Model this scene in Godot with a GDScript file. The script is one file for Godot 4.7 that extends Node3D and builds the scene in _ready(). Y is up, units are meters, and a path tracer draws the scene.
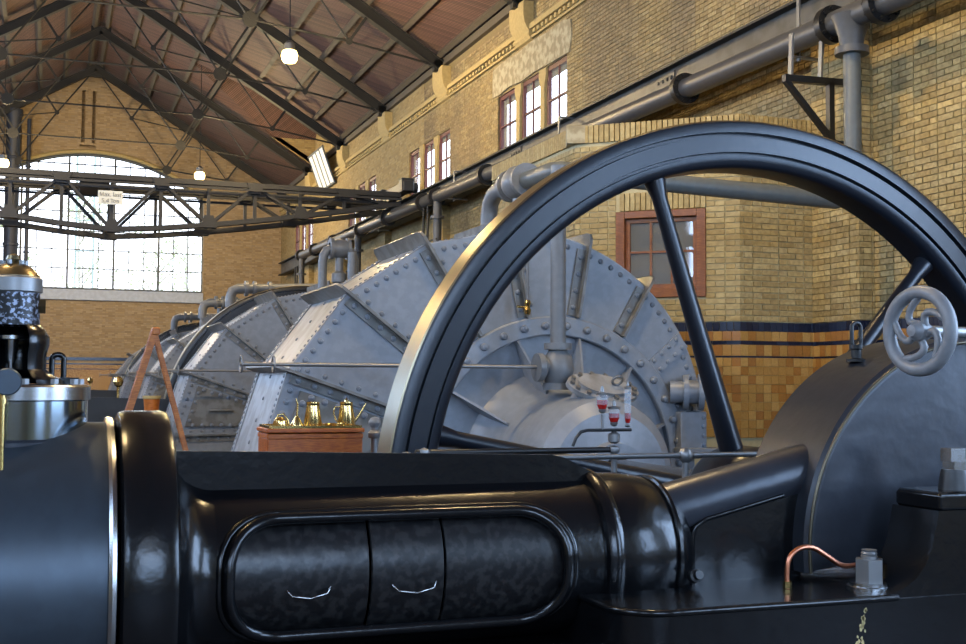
extends Node3D
# Steam pumping hall: a row of pumps and flywheels beside a brick wall, black steam engine in the foreground.
# Helper coordinates: x across the hall, y up, z forward along the hall (Godot -z).

const SHX := 4.258      # crankshaft line, x
const SHY := 0.88       # crankshaft line, height
const ENDZ := 44.2
const BACKZ := -12.0
const LEFTX := -5.6
const RX := 8.0

var M := {}
var taken := {}
var rng := RandomNumberGenerator.new()

static func V(x: float, y: float, z: float) -> Vector3:
	return Vector3(x, y, -z)

# ------------------------------------------------------------------ mesh builder
class MB:
	var v := PackedVector3Array()
	var n := PackedVector3Array()
	var c := PackedColorArray()
	var col := Color(1, 1, 1)

	func tri(a: Vector3, b: Vector3, d: Vector3, na: Vector3, nb: Vector3, nd: Vector3) -> void:
		var g := (d - a).cross(b - a)
		if g.dot(na + nb + nd) < 0.0:
			v.append_array(PackedVector3Array([a, d, b]))
			n.append_array(PackedVector3Array([na, nd, nb]))
		else:
			v.append_array(PackedVector3Array([a, b, d]))
			n.append_array(PackedVector3Array([na, nb, nd]))
		c.append_array(PackedColorArray([col, col, col]))

	func quad(a: Vector3, b: Vector3, d: Vector3, e: Vector3, nn: Vector3) -> void:
		tri(a, b, d, nn, nn, nn)
		tri(a, d, e, nn, nn, nn)

	func quadn(a: Vector3, b: Vector3, d: Vector3, e: Vector3, na: Vector3, nb: Vector3, nd: Vector3, ne: Vector3) -> void:
		tri(a, b, d, na, nb, nd)
		tri(a, d, e, na, nd, ne)

	# box with optional chamfered edges
	func box(ce: Vector3, s: Vector3, b := Basis.IDENTITY, ch := 0.0) -> void:
		var h := s * 0.5
		var ax := [b.x.normalized(), b.y.normalized(), b.z.normalized()]
		var hh := [h.x, h.y, h.z]
		for i in 3:
			var j := (i + 1) % 3
			var k := (i + 2) % 3
			for sg in [-1.0, 1.0]:
				var o: Vector3 = ce + ax[i] * hh[i] * sg
				var uj: Vector3 = ax[j] * (hh[j] - ch)
				var uk: Vector3 = ax[k] * (hh[k] - ch)
				quad(o - uj - uk, o + uj - uk, o + uj + uk, o - uj + uk, ax[i] * sg)
		if ch <= 0.0:
			return
		for i in 3:
			var j := (i + 1) % 3
			var k := (i + 2) % 3
			for sj in [-1.0, 1.0]:
				for sk in [-1.0, 1.0]:
					var pj: Vector3 = ax[j] * sj
					var pk: Vector3 = ax[k] * sk
					var a: Vector3 = ce + pj * hh[j] + pk * (hh[k] - ch)
					var d: Vector3 = ce + pj * (hh[j] - ch) + pk * hh[k]
					var u: Vector3 = ax[i] * (hh[i] - ch)
					quadn(a - u, a + u, d + u, d - u, pj, pj, pk, pk)
		for sx in [-1.0, 1.0]:
			for sy in [-1.0, 1.0]:
				for sz in [-1.0, 1.0]:
					var px: Vector3 = ax[0] * sx
					var py: Vector3 = ax[1] * sy
					var pz: Vector3 = ax[2] * sz
					var q: Vector3 = ce + px * (h.x - ch) + py * (h.y - ch) + pz * (h.z - ch)
					tri(q + px * ch, q + py * ch, q + pz * ch, px, py, pz)

	# bar between two points; w across, h along "up"
	func bar(p: Vector3, q: Vector3, w: float, h: float, up := Vector3.UP, ch := 0.0) -> void:
		var d := (q - p).normalized()
		var s := d.cross(up)
		if s.length() < 0.01:
			s = d.cross(Vector3.RIGHT)
		s = s.normalized()
		var u := s.cross(d).normalized()
		box((p + q) * 0.5, Vector3(p.distance_to(q), h, w), Basis(d, u, s), ch)

	func tube(pts: Array, r, seg := 10, caps := true, closed := false) -> void:
		var m := pts.size()
		var rings := []
		var nrs := []
		var side := Vector3.ZERO
		for i in m:
			var a: Vector3 = pts[i]
			var pv: Vector3 = pts[(i - 1 + m) % m] if (closed or i > 0) else a
			var nx: Vector3 = pts[(i + 1) % m] if (closed or i < m - 1) else a
			var t := (nx - pv).normalized()
			if side == Vector3.ZERO:
				side = t.cross(Vector3.UP)
				if side.length() < 0.05:
					side = t.cross(Vector3.RIGHT)
			side = (side - t * side.dot(t)).normalized()
			var u := t.cross(side)
			# mitre so that the tube keeps its width in bends
			var rr: float = r if (r is float or r is int) else r[i]
			var k := 1.0
			if pv != a and nx != a:
				var ca := (a - pv).normalized().dot((nx - a).normalized())
				k = 1.0 / maxf(0.5, sqrt((1.0 + ca) * 0.5))
			var bend := ((nx - a).normalized() - (a - pv).normalized())
			var bn := bend.normalized() if bend.length() > 0.001 else Vector3.ZERO
			var ring := []
			var nr := []
			for s in seg:
				var an := TAU * s / seg
				var dv := side * cos(an) + u * sin(an)
				var off := dv * rr
				if bn != Vector3.ZERO:
					off += bn * bn.dot(off) * (k - 1.0)
				ring.append(a + off)
				nr.append(dv)
			rings.append(ring)
			nrs.append(nr)
		var cnt := m if closed else m - 1
		for i in cnt:
			var i2 := (i + 1) % m
			for s in seg:
				var s2 := (s + 1) % seg
				quadn(rings[i][s], rings[i][s2], rings[i2][s2], rings[i2][s], nrs[i][s], nrs[i][s2], nrs[i2][s2], nrs[i2][s])
		if caps and not closed:
			for e in [0, m - 1]:
				var other: Vector3 = pts[1] if e == 0 else pts[m - 2]
				var nn: Vector3 = ((pts[e] as Vector3) - other).normalized()
				for s in seg:
					tri(pts[e], rings[e][s], rings[e][(s + 1) % seg], nn, nn, nn)

	# profile of (radius, height along axis); creases kept above 32 degrees
	func lathe(prof: Array, o: Vector3, axis: Vector3, seg := 48, a0 := 0.0, a1 := TAU, ref := Vector3.ZERO) -> void:
		axis = axis.normalized()
		var u := ref
		if u == Vector3.ZERO:
			u = axis.cross(Vector3.UP)
			if u.length() < 0.05:
				u = axis.cross(Vector3.RIGHT)
		u = (u - axis * u.dot(axis)).normalized()
		var w := axis.cross(u)
		var m := prof.size()
		var sn := []
		for i in m - 1:
			var d: Vector2 = prof[i + 1] - prof[i]
			sn.append(Vector2(d.y, -d.x).normalized())
		for i in m - 1:
			var p: Vector2 = prof[i]
			var q: Vector2 = prof[i + 1]
			var np: Vector2 = sn[i]
			var nq: Vector2 = sn[i]
			if i > 0 and sn[i - 1].dot(sn[i]) > 0.84:
				np = (sn[i - 1] + sn[i]).normalized()
			if i < m - 2 and sn[i + 1].dot(sn[i]) > 0.84:
				nq = (sn[i + 1] + sn[i]).normalized()
			for s in seg:
				var b0 := a0 + (a1 - a0) * s / seg
				var b1 := a0 + (a1 - a0) * (s + 1) / seg
				var d0 := u * cos(b0) + w * sin(b0)
				var d1 := u * cos(b1) + w * sin(b1)
				var A := o + axis * p.y + d0 * p.x
				var B := o + axis * p.y + d1 * p.x
				var C := o + axis * q.y + d1 * q.x
				var D := o + axis * q.y + d0 * q.x
				var n0 := d0 * np.x + axis * np.y
				var n1 := d1 * np.x + axis * np.y
				var n2 := d1 * nq.x + axis * nq.y
				var n3 := d0 * nq.x + axis * nq.y
				if p.x > 0.0001:
					tri(A, B, C, n0, n1, n2)
				if q.x > 0.0001:
					tri(A, C, D, n0, n2, n3)

	# polygon in the plane (o; ex, ey), extruded along ez*depth
	func prism(poly: PackedVector2Array, o: Vector3, ex: Vector3, ey: Vector3, ez: Vector3, depth: float) -> void:
		var pl := poly
		if Geometry2D.is_polygon_clockwise(pl):
			pl = pl.duplicate()
			pl.reverse()
		var ix := Geometry2D.triangulate_polygon(pl)
		for k in range(0, ix.size(), 3):
			var q := []
			for j in 3:
				var p: Vector2 = pl[ix[k + j]]
				q.append(o + ex * p.x + ey * p.y)
			tri(q[0], q[1], q[2], -ez, -ez, -ez)
			tri(q[0] + ez * depth, q[1] + ez * depth, q[2] + ez * depth, ez, ez, ez)
		var m := pl.size()
		var en := []
		for i in m:
			var d: Vector2 = pl[(i + 1) % m] - pl[i]
			en.append(Vector2(d.y, -d.x).normalized())
		for i in m:
			var n1: Vector2 = en[i]
			var n2: Vector2 = en[i]
			var pe: Vector2 = en[(i - 1 + m) % m]
			var ne: Vector2 = en[(i + 1) % m]
			if pe.dot(en[i]) > 0.84:
				n1 = (pe + en[i]).normalized()
			if ne.dot(en[i]) > 0.84:
				n2 = (ne + en[i]).normalized()
			var a: Vector3 = o + ex * pl[i].x + ey * pl[i].y
			var b: Vector3 = o + ex * pl[(i + 1) % m].x + ey * pl[(i + 1) % m].y
			var N1 := ex * n1.x + ey * n1.y
			var N2 := ex * n2.x + ey * n2.y
			quadn(a, b, b + ez * depth, a + ez * depth, N1, N2, N2, N1)

	func rivet(p: Vector3, nn: Vector3, r: float) -> void:
		lathe([Vector2(r, 0), Vector2(r * 0.78, r * 0.5), Vector2(0, r * 0.75)], p, nn, 7)

	func hexnut(p: Vector3, ax: Vector3, r: float, h: float, turn := 0.0) -> void:
		var u := ax.cross(Vector3.UP)
		if u.length() < 0.05:
			u = ax.cross(Vector3.RIGHT)
		u = u.normalized()
		var w := ax.cross(u)
		var pl := PackedVector2Array()
		for i in 6:
			pl.append(Vector2(cos(TAU * i / 6.0 + turn), sin(TAU * i / 6.0 + turn)) * r)
		prism(pl, p, u, w, ax, h)

	func grid(f: Callable, nu: int, nv: int, skip: Callable) -> void:
		var P := []
		for i in nu + 1:
			var row := []
			for j in nv + 1:
				row.append(f.call(float(i) / nu, float(j) / nv))
			P.append(row)
		var N := []
		for i in nu + 1:
			var row := []
			for j in nv + 1:
				var du: Vector3 = P[mini(i + 1, nu)][j] - P[maxi(i - 1, 0)][j]
				var dv: Vector3 = P[i][mini(j + 1, nv)] - P[i][maxi(j - 1, 0)]
				row.append(du.cross(dv).normalized())
			N.append(row)
		for i in nu:
			for j in nv:
				if skip.is_valid() and skip.call((i + 0.5) / nu, (j + 0.5) / nv):
					continue
				quadn(P[i][j], P[i + 1][j], P[i + 1][j + 1], P[i][j + 1], N[i][j], N[i + 1][j], N[i + 1][j + 1], N[i][j + 1])

	func mesh(off: Vector3, m: Material, use_color := false) -> ArrayMesh:
		var a := []
		a.resize(Mesh.ARRAY_MAX)
		var vv := v
		if off != Vector3.ZERO:
			vv = PackedVector3Array()
			vv.resize(v.size())
			for i in v.size():
				vv[i] = v[i] - off
		a[Mesh.ARRAY_VERTEX] = vv
		a[Mesh.ARRAY_NORMAL] = n
		if use_color:
			a[Mesh.ARRAY_COLOR] = c
		var am := ArrayMesh.new()
		am.add_surface_from_arrays(Mesh.PRIMITIVE_TRIANGLES, a)
		am.surface_set_material(0, m)
		return am

# ------------------------------------------------------------------ scene helpers
func numbered(s: String) -> String:
	if not taken.has(s):
		taken[s] = 0
		return s
	taken[s] += 1
	return "%s_%03d" % [s, taken[s]]

func thing(called: String, label: String, category: String, at := Vector3.ZERO, group := "") -> Node3D:
	var o := Node3D.new()
	o.name = numbered(called)
	add_child(o)
	o.position = at
	o.set_meta("label", label)
	o.set_meta("category", category)
	if group != "":
		o.set_meta("group", group)
	return o

func struct(called: String, label: String, category: String, at := Vector3.ZERO) -> Node3D:
	var o := thing(called, label, category, at)
	o.set_meta("kind", "structure")
	return o

func part(par: Node3D, called: String, mb: MB, m: Material, label := "", stuff := false, use_color := false) -> MeshInstance3D:
	var top: Node = par
	while top.get_parent() != self:
		top = top.get_parent()
	var o := MeshInstance3D.new()
	o.name = called
	o.mesh = mb.mesh((top as Node3D).position, m, use_color)
	par.add_child(o, true)
	if label != "":
		o.set_meta("label", label)
	if stuff:
		o.set_meta("kind", "stuff")
	return o

func copy(o: Node3D, at: Vector3, label: String) -> Node3D:
	var base := String(o.name)
	var r: Node3D = o.duplicate()
	r.name = numbered(base)
	add_child(r)
	r.position = at
	r.set_meta("label", label)
	return r

func arc(cx: float, cy: float, r: float, d0: float, d1: float, k: int) -> PackedVector2Array:
	var p := PackedVector2Array()
	for i in k + 1:
		var a := deg_to_rad(lerpf(d0, d1, float(i) / k))
		p.append(Vector2(cx + r * cos(a), cy + r * sin(a)))
	return p

func rounded(x0: float, y0: float, x1: float, y1: float, r: float, k := 5) -> PackedVector2Array:
	var p := arc(x1 - r, y1 - r, r, 0, 90, k)
	p.append_array(arc(x0 + r, y1 - r, r, 90, 180, k))
	p.append_array(arc(x0 + r, y0 + r, r, 180, 270, k))
	p.append_array(arc(x1 - r, y0 + r, r, 270, 360, k))
	return p

# ------------------------------------------------------------------ materials
func noise_img(sz: int, freq: float, sd: int, oct := 4) -> Image:
	var f := FastNoiseLite.new()
	f.seed = sd
	f.noise_type = FastNoiseLite.TYPE_SIMPLEX_SMOOTH
	f.frequency = freq
	f.fractal_octaves = oct
	return f.get_seamless_image(sz, sz)

func tint_tex(sz: int, freq: float, sd: int, a: Color, b: Color, lo := 0.3, hi := 0.7, oct := 4) -> ImageTexture:
	var src := noise_img(sz, freq, sd, oct)
	var im := Image.create(sz, sz, true, Image.FORMAT_RGB8)
	for y in sz:
		for x in sz:
			im.set_pixel(x, y, a.lerp(b, smoothstep(lo, hi, src.get_pixel(x, y).r)))
	im.generate_mipmaps()
	return ImageTexture.create_from_image(im)

func bump_tex(sz: int, freq: float, sd: int, k: float, oct := 4) -> ImageTexture:
	var src := noise_img(sz, freq, sd, oct)
	src.convert(Image.FORMAT_RGBA8)
	src.bump_map_to_normal_map(k)
	return ImageTexture.create_from_image(src)

func mat(col: Color, rough: float, metal := 0.0, tex: Texture2D = null, scale := 1.0, nrm: Texture2D = null, nk := 0.0, spec := 0.5) -> StandardMaterial3D:
	var m := StandardMaterial3D.new()
	m.albedo_color = col
	m.roughness = rough
	m.metallic = metal
	m.metallic_specular = spec
	if tex:
		m.albedo_texture = tex
	if tex or nrm:
		m.uv1_triplanar = true
		m.uv1_world_triplanar = true
		m.uv1_triplanar_sharpness = 4.0
		m.uv1_scale = Vector3.ONE * scale
	if nrm:
		m.normal_enabled = true
		m.normal_texture = nrm
		m.normal_scale = nk
	return m

const BRICKS := [Color(0.68, 0.60, 0.41), Color(0.66, 0.575, 0.38), Color(0.70, 0.625, 0.44), Color(0.64, 0.56, 0.38), Color(0.67, 0.60, 0.43), Color(0.62, 0.54, 0.36)]

func make_materials() -> void:
	var fine := bump_tex(256, 0.03, 3, 3.0)
	var broad := bump_tex(256, 0.008, 5, 3.0, 3)
	var speck := tint_tex(512, 0.02, 7, Color(0.95, 0.95, 0.95), Color(1, 1, 1), 0.3, 0.75, 5)
	var grime := tint_tex(512, 0.012, 9, Color(0.82, 0.80, 0.77), Color(1, 1, 1), 0.28, 0.7, 5)
	M.black = mat(Color(0.045, 0.047, 0.055), 0.2, 0.0, speck, 1.3, fine, 0.12, 0.45)
	M.blackdull = mat(Color(0.075, 0.076, 0.08), 0.42, 0.0, speck, 1.3, fine, 0.15)
	M.worn = mat(Color(0.15, 0.15, 0.155), 0.3, 0.2, tint_tex(512, 0.03, 21, Color(0.6, 0.6, 0.62), Color(1.0, 0.98, 0.95), 0.38, 0.68, 5), 1.2, fine, 0.12)
	M.guard = mat(Color(0.18, 0.19, 0.215), 0.3, 0.25, speck, 0.9, fine, 0.1)
	M.iron = mat(Color(0.24, 0.27, 0.30), 0.38, 0.6, speck, 0.7, broad, 0.08)
	M.wheel = mat(Color(0.082, 0.096, 0.125), 0.3, 0.1, null, 1.0, fine, 0.05)
	M.tread = mat(Color(0.55, 0.51, 0.42), 0.34, 1.0)
	M.steel = mat(Color(0.62, 0.62, 0.62), 0.26, 1.0)
	M.steelband = mat(Color(0.55, 0.60, 0.64), 0.13, 1.0)
	M.dullsteel = mat(Color(0.5, 0.5, 0.5), 0.42, 0.7)
	M.pump = mat(Color(0.49, 0.51, 0.54), 0.38, 0.0, speck, 0.8, fine, 0.04)
	M.pumprim = mat(Color(0.56, 0.565, 0.575), 0.36, 0.0, grime, 0.6, fine, 0.05)
	M.pumprib = mat(Color(0.43, 0.43, 0.42), 0.42, 0.0, grime, 0.7, fine, 0.05)
	M.rivet = mat(Color(0.42, 0.44, 0.47), 0.34)
	M.pipe = mat(Color(0.42, 0.43, 0.44), 0.42, 0.0, speck, 1.0)
	M.mainpipe = mat(Color(0.27, 0.275, 0.285), 0.4, 0.0, speck, 1.0)
	M.beam = mat(Color(0.28, 0.28, 0.27), 0.5, 0.0, grime, 0.5)
	M.crane = mat(Color(0.05, 0.062, 0.085), 0.5)
	M.truss = mat(Color(0.11, 0.11, 0.105), 0.6)
	M.purlin = mat(Color(0.33, 0.30, 0.255), 0.7, 0.0, speck, 1.0)
	M.column = mat(Color(0.17, 0.20, 0.26), 0.5)
	M.handwheel = mat(Color(0.45, 0.455, 0.465), 0.42, 0.0, speck, 2.0, fine, 0.06)
	M.brass = mat(Color(0.84, 0.73, 0.48), 0.2, 1.0)
	M.bronze = mat(Color(0.46, 0.40, 0.29), 0.32, 0.9, speck, 2.0)
	M.copper = mat(Color(0.80, 0.52, 0.40), 0.3, 1.0)
	M.wood = mat(Color(0.66, 0.35, 0.09), 0.4, 0.0, grain_tex(Color(0.8, 0.7, 0.58), Color(1, 1, 1)), 1.2)
	M.laddr = mat(Color(0.74, 0.43, 0.15), 0.5, 0.0, grain_tex(Color(0.8, 0.74, 0.66), Color(1, 1, 1)), 1.5)
	M.frame = mat(Color(0.55, 0.34, 0.15), 0.42, 0.0, grain_tex(Color(0.75, 0.66, 0.55), Color(1, 1, 1)), 1.3)
	M.redframe = mat(Color(0.36, 0.19, 0.19), 0.5)
	M.mull = mat(Color(0.30, 0.33, 0.36), 0.5)
	M.sill = mat(Color(0.72, 0.76, 0.82), 0.7, 0.0, speck, 0.5)
	M.mortar = mat(Color(0.50, 0.44, 0.31), 0.9, 0.0, speck, 1.0)
	M.limemortar = mat(Color(0.70, 0.66, 0.52), 0.9, 0.0, speck, 1.0)
	M.droppipe = mat(Color(0.36, 0.375, 0.37), 0.42, 0.0, speck, 1.0)
	M.edge = mat(Color(0.34, 0.31, 0.25), 0.35, 0.8)
	M.chipped = mat(Color(0.50, 0.53, 0.60), 0.35, 0.3, tint_tex(512, 0.03, 61, Color(0.12, 0.12, 0.13), Color(1, 1, 1), 0.52, 0.64, 5), 2.6)
	M.stone = mat(Color(0.70, 0.62, 0.42), 0.85, 0.0, speck, 1.0, fine, 0.06)
	M.cement = mat(Color(0.68, 0.65, 0.55), 0.9, 0.0, grime, 0.9, fine, 0.08)
	M.floor = mat(Color(0.27, 0.235, 0.215), 0.55, 0.0, grime, 0.5)
	M.concrete = mat(Color(0.5, 0.5, 0.48), 0.8, 0.0, grime, 0.4)
	M.plaster = mat(Color(0.52, 0.48, 0.42), 0.9)
	M.sign = mat(Color(0.74, 0.76, 0.76), 0.6)
	M.letter = mat(Color(0.30, 0.32, 0.33), 0.6)
	M.oil = mat(Color(0.62, 0.10, 0.09), 0.1)
	M.bark = mat(Color(0.72, 0.70, 0.67), 0.9)
	M.leaf = mat(Color(0.80, 0.84, 0.70), 0.9)
	M.lawn = mat(Color(0.75, 0.78, 0.66), 0.95)
	var g := StandardMaterial3D.new()
	g.albedo_color = Color(0.95, 0.98, 1.0, 0.08)
	g.transparency = BaseMaterial3D.TRANSPARENCY_ALPHA
	g.roughness = 0.03
	M.glass = g
	var tube := StandardMaterial3D.new()
	tube.albedo_color = Color(0.9, 0.95, 1.0, 0.18)
	tube.transparency = BaseMaterial3D.TRANSPARENCY_ALPHA
	tube.roughness = 0.03
	M.tubeglass = tube
	# far brickwork, too small to pick apart
	M.brickfar = StandardMaterial3D.new()
	M.brickfar.albedo_texture = brick_tex()
	M.brickfar.roughness = 0.85
	M.brickfar.albedo_color = Color(0.90, 0.89, 0.87)
	M.brickfar.uv1_triplanar = true
	M.brickfar.uv1_world_triplanar = true
	M.brickfar.uv1_triplanar_sharpness = 8.0
	M.brickfar.uv1_scale = Vector3(1.0 / 1.76, 1.0 / 2.0, 1.0 / 1.76)
	M.brickend = M.brickfar.duplicate()
	M.brickend.albedo_color = Color(0.94, 0.92, 1.0)
	M.brickv = StandardMaterial3D.new()
	M.brickv.vertex_color_use_as_albedo = true
	M.brickv.roughness = 0.8
	M.brickv.albedo_texture = tint_tex(512, 0.03, 31, Color(0.88, 0.87, 0.84), Color(1, 1, 1), 0.3, 0.65, 5)
	M.brickv.uv1_triplanar = true
	M.brickv.uv1_world_triplanar = true
	M.brickv.uv1_scale = Vector3.ONE * 0.9
	M.bricks = []
	for b in BRICKS:
		var k := mat(b, 0.75, 0.0, M.brickv.albedo_texture, 0.9, fine, 0.3)
		M.bricks.append(k)
	M.tiles = []
	for b in [Color(0.68, 0.53, 0.29), Color(0.62, 0.44, 0.22), Color(0.72, 0.58, 0.34), Color(0.61, 0.43, 0.23), Color(0.66, 0.51, 0.28)]:
		M.tiles.append(mat(b, 0.22, 0.0, speck, 3.0))
	M.bluetiles = []
	for b in [Color(0.12, 0.15, 0.24), Color(0.15, 0.19, 0.28), Color(0.10, 0.12, 0.20)]:
		M.bluetiles.append(mat(b, 0.18))
	# roof boarding
	M.boards = StandardMaterial3D.new()
	M.boards.albedo_texture = board_tex()
	M.boards.roughness = 0.7
	M.boards.uv1_triplanar = true
	M.boards.uv1_world_triplanar = true
	M.boards.uv1_triplanar_sharpness = 10.0
	M.boards.uv1_scale = Vector3.ONE * 0.5
	var l := StandardMaterial3D.new()
	l.albedo_color = Color(1.0, 0.93, 0.72)
	l.emission_enabled = true
	l.emission = Color(1.0, 0.88, 0.58)
	l.emission_energy_multiplier = 14.0
	M.lamp = l

func grain_tex(a: Color, b: Color) -> ImageTexture:
	var src := noise_img(256, 0.03, 41, 4)
	var im := Image.create(256, 256, true, Image.FORMAT_RGB8)
	for y in 256:
		for x in 256:
			var q := src.get_pixel(x, y).r * 0.35 + src.get_pixel((x * 1) % 256, (y * 12) % 256).r * 0.65
			im.set_pixel(x, y, a.lerp(b, smoothstep(0.3, 0.7, q)))
	im.generate_mipmaps()
	return ImageTexture.create_from_image(im)

func brick_tex() -> ImageTexture:
	var w := 704
	var h := 800
	var im := Image.create(w, h, true, Image.FORMAT_RGB8)
	im.fill(Color(0.60, 0.53, 0.39))
	var r := RandomNumberGenerator.new()
	r.seed = 12
	for row in 32:
		var y0 := row * 25
		var x := 0 if row % 2 == 0 else 34
		var k := 0
		var xe := x + w
		while x < xe:
			var bl := 88 if (k % 2 == 0) else 44
			bl = mini(bl, xe - x)
			var c: Color = BRICKS[r.randi() % BRICKS.size()]
			c = c * r.randf_range(0.93, 1.04)
			for xx in range(x + 2, x + bl - 2):
				for yy in range(y0 + 2, y0 + 23):
					im.set_pixel(xx % w, yy, c)
			x += bl
			k += 1
	im.generate_mipmaps()
	return ImageTexture.create_from_image(im)

func board_tex() -> ImageTexture:
	var s := 1024
	var im := Image.create(s, s, true, Image.FORMAT_RGB8)
	var r := RandomNumberGenerator.new()
	r.seed = 5
	var tones := []
	for i in 26:
		tones.append(r.randf_range(0.85, 1.12))
	for y in s:
		for x in s:
			var q := (x - y + s) % s
			var k := q * 26 / s
			var f := (q * 26 % s) / float(s)
			var c: Color = Color(0.385, 0.285, 0.255) * tones[k]
			if f < 0.3:
				c = Color(0.155, 0.11, 0.10)
			im.set_pixel(x, y, c)
	im.generate_mipmaps()
	return ImageTexture.create_from_image(im)

# ------------------------------------------------------------------ build
func _ready() -> void:
	rng.seed = 77
	# camera
	var cam := Camera3D.new()
	cam.name = "camera"
	add_child(cam)
	cam.position = V(0, 1.65, 0)
	cam.rotation = Vector3(0.050279, -0.350058, 0.0061508)
	cam.fov = 30.58
	cam.near = 0.1
	cam.far = 400.0
	cam.current = true
	# overcast sky and exposure
	var env := Environment.new()
	env.background_mode = Environment.BG_SKY
	var sky := Sky.new()
	var psm := ProceduralSkyMaterial.new()
	psm.sky_top_color = Color(0.82, 0.88, 0.97)
	psm.sky_horizon_color = Color(0.95, 0.97, 1.0)
	psm.ground_bottom_color = Color(0.5, 0.52, 0.48)
	psm.ground_horizon_color = Color(0.8, 0.82, 0.82)
	psm.sky_energy_multiplier = 1.0
	sky.sky_material = psm
	env.sky = sky
	env.background_energy_multiplier = 9.0
	env.tonemap_mode = Environment.TONE_MAPPER_LINEAR
	env.tonemap_exposure = 0.54
	env.sdfgi_enabled = true
	env.ssao_enabled = true
	env.ssil_enabled = true
	var we := WorldEnvironment.new()
	we.name = "world_environment"
	we.environment = env
	add_child(we)
	# daylight in the windows of the left wall and of the wall behind the camera
	for zc in [-6.0, 1.0, 8.0, 15.0, 22.0, 29.0, 36.0]:
		if zc > 0.0 and zc < 16.0:
			for k in 3:
				daylight(V(LEFTX + 0.12, 5.6, zc + (k - 1) * 1.14), Vector3(1, 0, 0), Vector2(0.8, 3.2), 27.0)
		else:
			daylight(V(LEFTX + 0.12, 5.6, zc), Vector3(1, 0, 0), Vector2(3.0, 3.2), 80.0)
	daylight(V(1.2, 5.4, BACKZ + 0.15), Vector3(0, 0, -1), Vector2(7.6, 5.2), 230.0)
	for zc in [-3.2, 2.4]:
		daylight(V(RX - 0.12, 3.9, zc), Vector3(-1, 0, 0), Vector2(3.2, 4.8), 120.0)
	make_materials()
	build_shell()
	build_roof()
	build_crane()
	build_wall_pipes()
	build_engine()
	build_flywheels()
	build_pumps()
	build_lamps()
	build_small_things()

func daylight(at: Vector3, dir: Vector3, size: Vector2, e: float) -> void:
	var a := AreaLight3D.new()
	a.name = numbered("daylight")
	add_child(a)
	a.position = at
	a.look_at_from_position(at, at + dir, Vector3.UP)
	a.area_size = size
	a.light_color = Color(0.68, 0.82, 1.0)
	a.light_energy = e
	a.area_range = 80.0
	a.area_attenuation = 2.0
	a.shadow_enabled = true

# brick facing: real bricks on a mortar bed; the nearest as parts, the rest joined
func brick_face(par: Node3D, o: Vector3, eu: Vector3, nn: Vector3, w: float, y0: float, y1: float, holes: Array, singles: int, stain := 0.0) -> void:
	var ev := Vector3.UP
	var joined := MB.new()
	var meshes := {}
	var fn := FastNoiseLite.new()
	fn.seed = 4
	fn.frequency = 0.35
	fn.fractal_octaves = 3
	var list := []
	var row0 := int(round(y0 / 0.0625))
	var row1 := int(round(y1 / 0.0625))
	for row in range(row0, row1):
		var yb := row * 0.0625
		var x := -0.165 if row % 2 == 0 else -0.055
		var k := 0
		while x < w:
			var bl := 0.21 if k % 2 == 0 else 0.10
			var a := maxf(x, 0.0)
			var b := minf(x + bl, w)
			x += bl + 0.008
			k += 1
			if b - a < 0.02:
				continue
			var segs := [[a, b]]
			for hr in holes:
				if yb + 0.054 <= hr.position.y or yb >= hr.end.y:
					continue
				var ns := []
				for s in segs:
					if s[1] <= hr.position.x or s[0] >= hr.end.x:
						ns.append(s)
						continue
					if hr.position.x - s[0] > 0.02:
						ns.append([s[0], hr.position.x])
					if s[1] - hr.end.x > 0.02:
						ns.append([hr.end.x, s[1]])
				segs = ns
			for s in segs:
				list.append([s[0], s[1], yb])
	var cnt := 0
	for q in list:
		var ce: Vector3 = o + eu * (q[0] + q[1]) * 0.5 + ev * (q[2] + 0.027 - o.y)
		var vi := rng.randi() % BRICKS.size()
		var proud := rng.randf_range(-0.002, 0.003)
		if cnt < singles:
			cnt += 1
			var key := "%d_%d" % [int(round((q[1] - q[0]) * 50)), vi]
			if not meshes.has(key):
				var mb := MB.new()
				mb.box(Vector3.ZERO, Vector3(round((q[1] - q[0]) * 50) / 50.0 , 0.054, 0.03), Basis.IDENTITY, 0.003)
				meshes[key] = mb.mesh(Vector3.ZERO, M.bricks[vi])
			var mi := MeshInstance3D.new()
			mi.name = "brick"
			mi.mesh = meshes[key]
			par.add_child(mi, true)
			mi.transform = Transform3D(Basis(eu, ev, eu.cross(ev)), ce - nn * (0.015 - proud) - par.position)
		else:
			var c: Color = BRICKS[vi]
			if stain > 0.0:
				var s := (0.3 + 0.7 * smoothstep(-0.1, 0.45, fn.get_noise_3d(ce.x * 1.0, ce.y * 0.5, ce.z))) * stain
				c = c.lerp(Color(0.46, 0.41, 0.34), s)
			c = c * rng.randf_range(0.9, 1.06)
			joined.col = c.srgb_to_linear()
			var hu: Vector3 = eu * (q[1] - q[0]) * 0.5
			var hv := ev * 0.027
			var f: Vector3 = ce + nn * proud
			var bk := ce - nn * 0.014
			joined.quad(f - hu - hv, f + hu - hv, f + hu + hv, f - hu + hv, nn)
			joined.quad(f - hu + hv, f + hu + hv, bk + hu + hv, bk - hu + hv, ev)
			joined.quad(f - hu - hv, f + hu - hv, bk + hu - hv, bk - hu - hv, -ev)
			joined.quad(f - hu - hv, f - hu + hv, bk - hu + hv, bk - hu - hv, -eu)
			joined.quad(f + hu - hv, f + hu + hv, bk + hu + hv, bk + hu - hv, eu)
	if joined.v.size() > 0:
		part(par, "brickwork", joined, M.brickv, "yellow brick courses", true, true)

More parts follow.
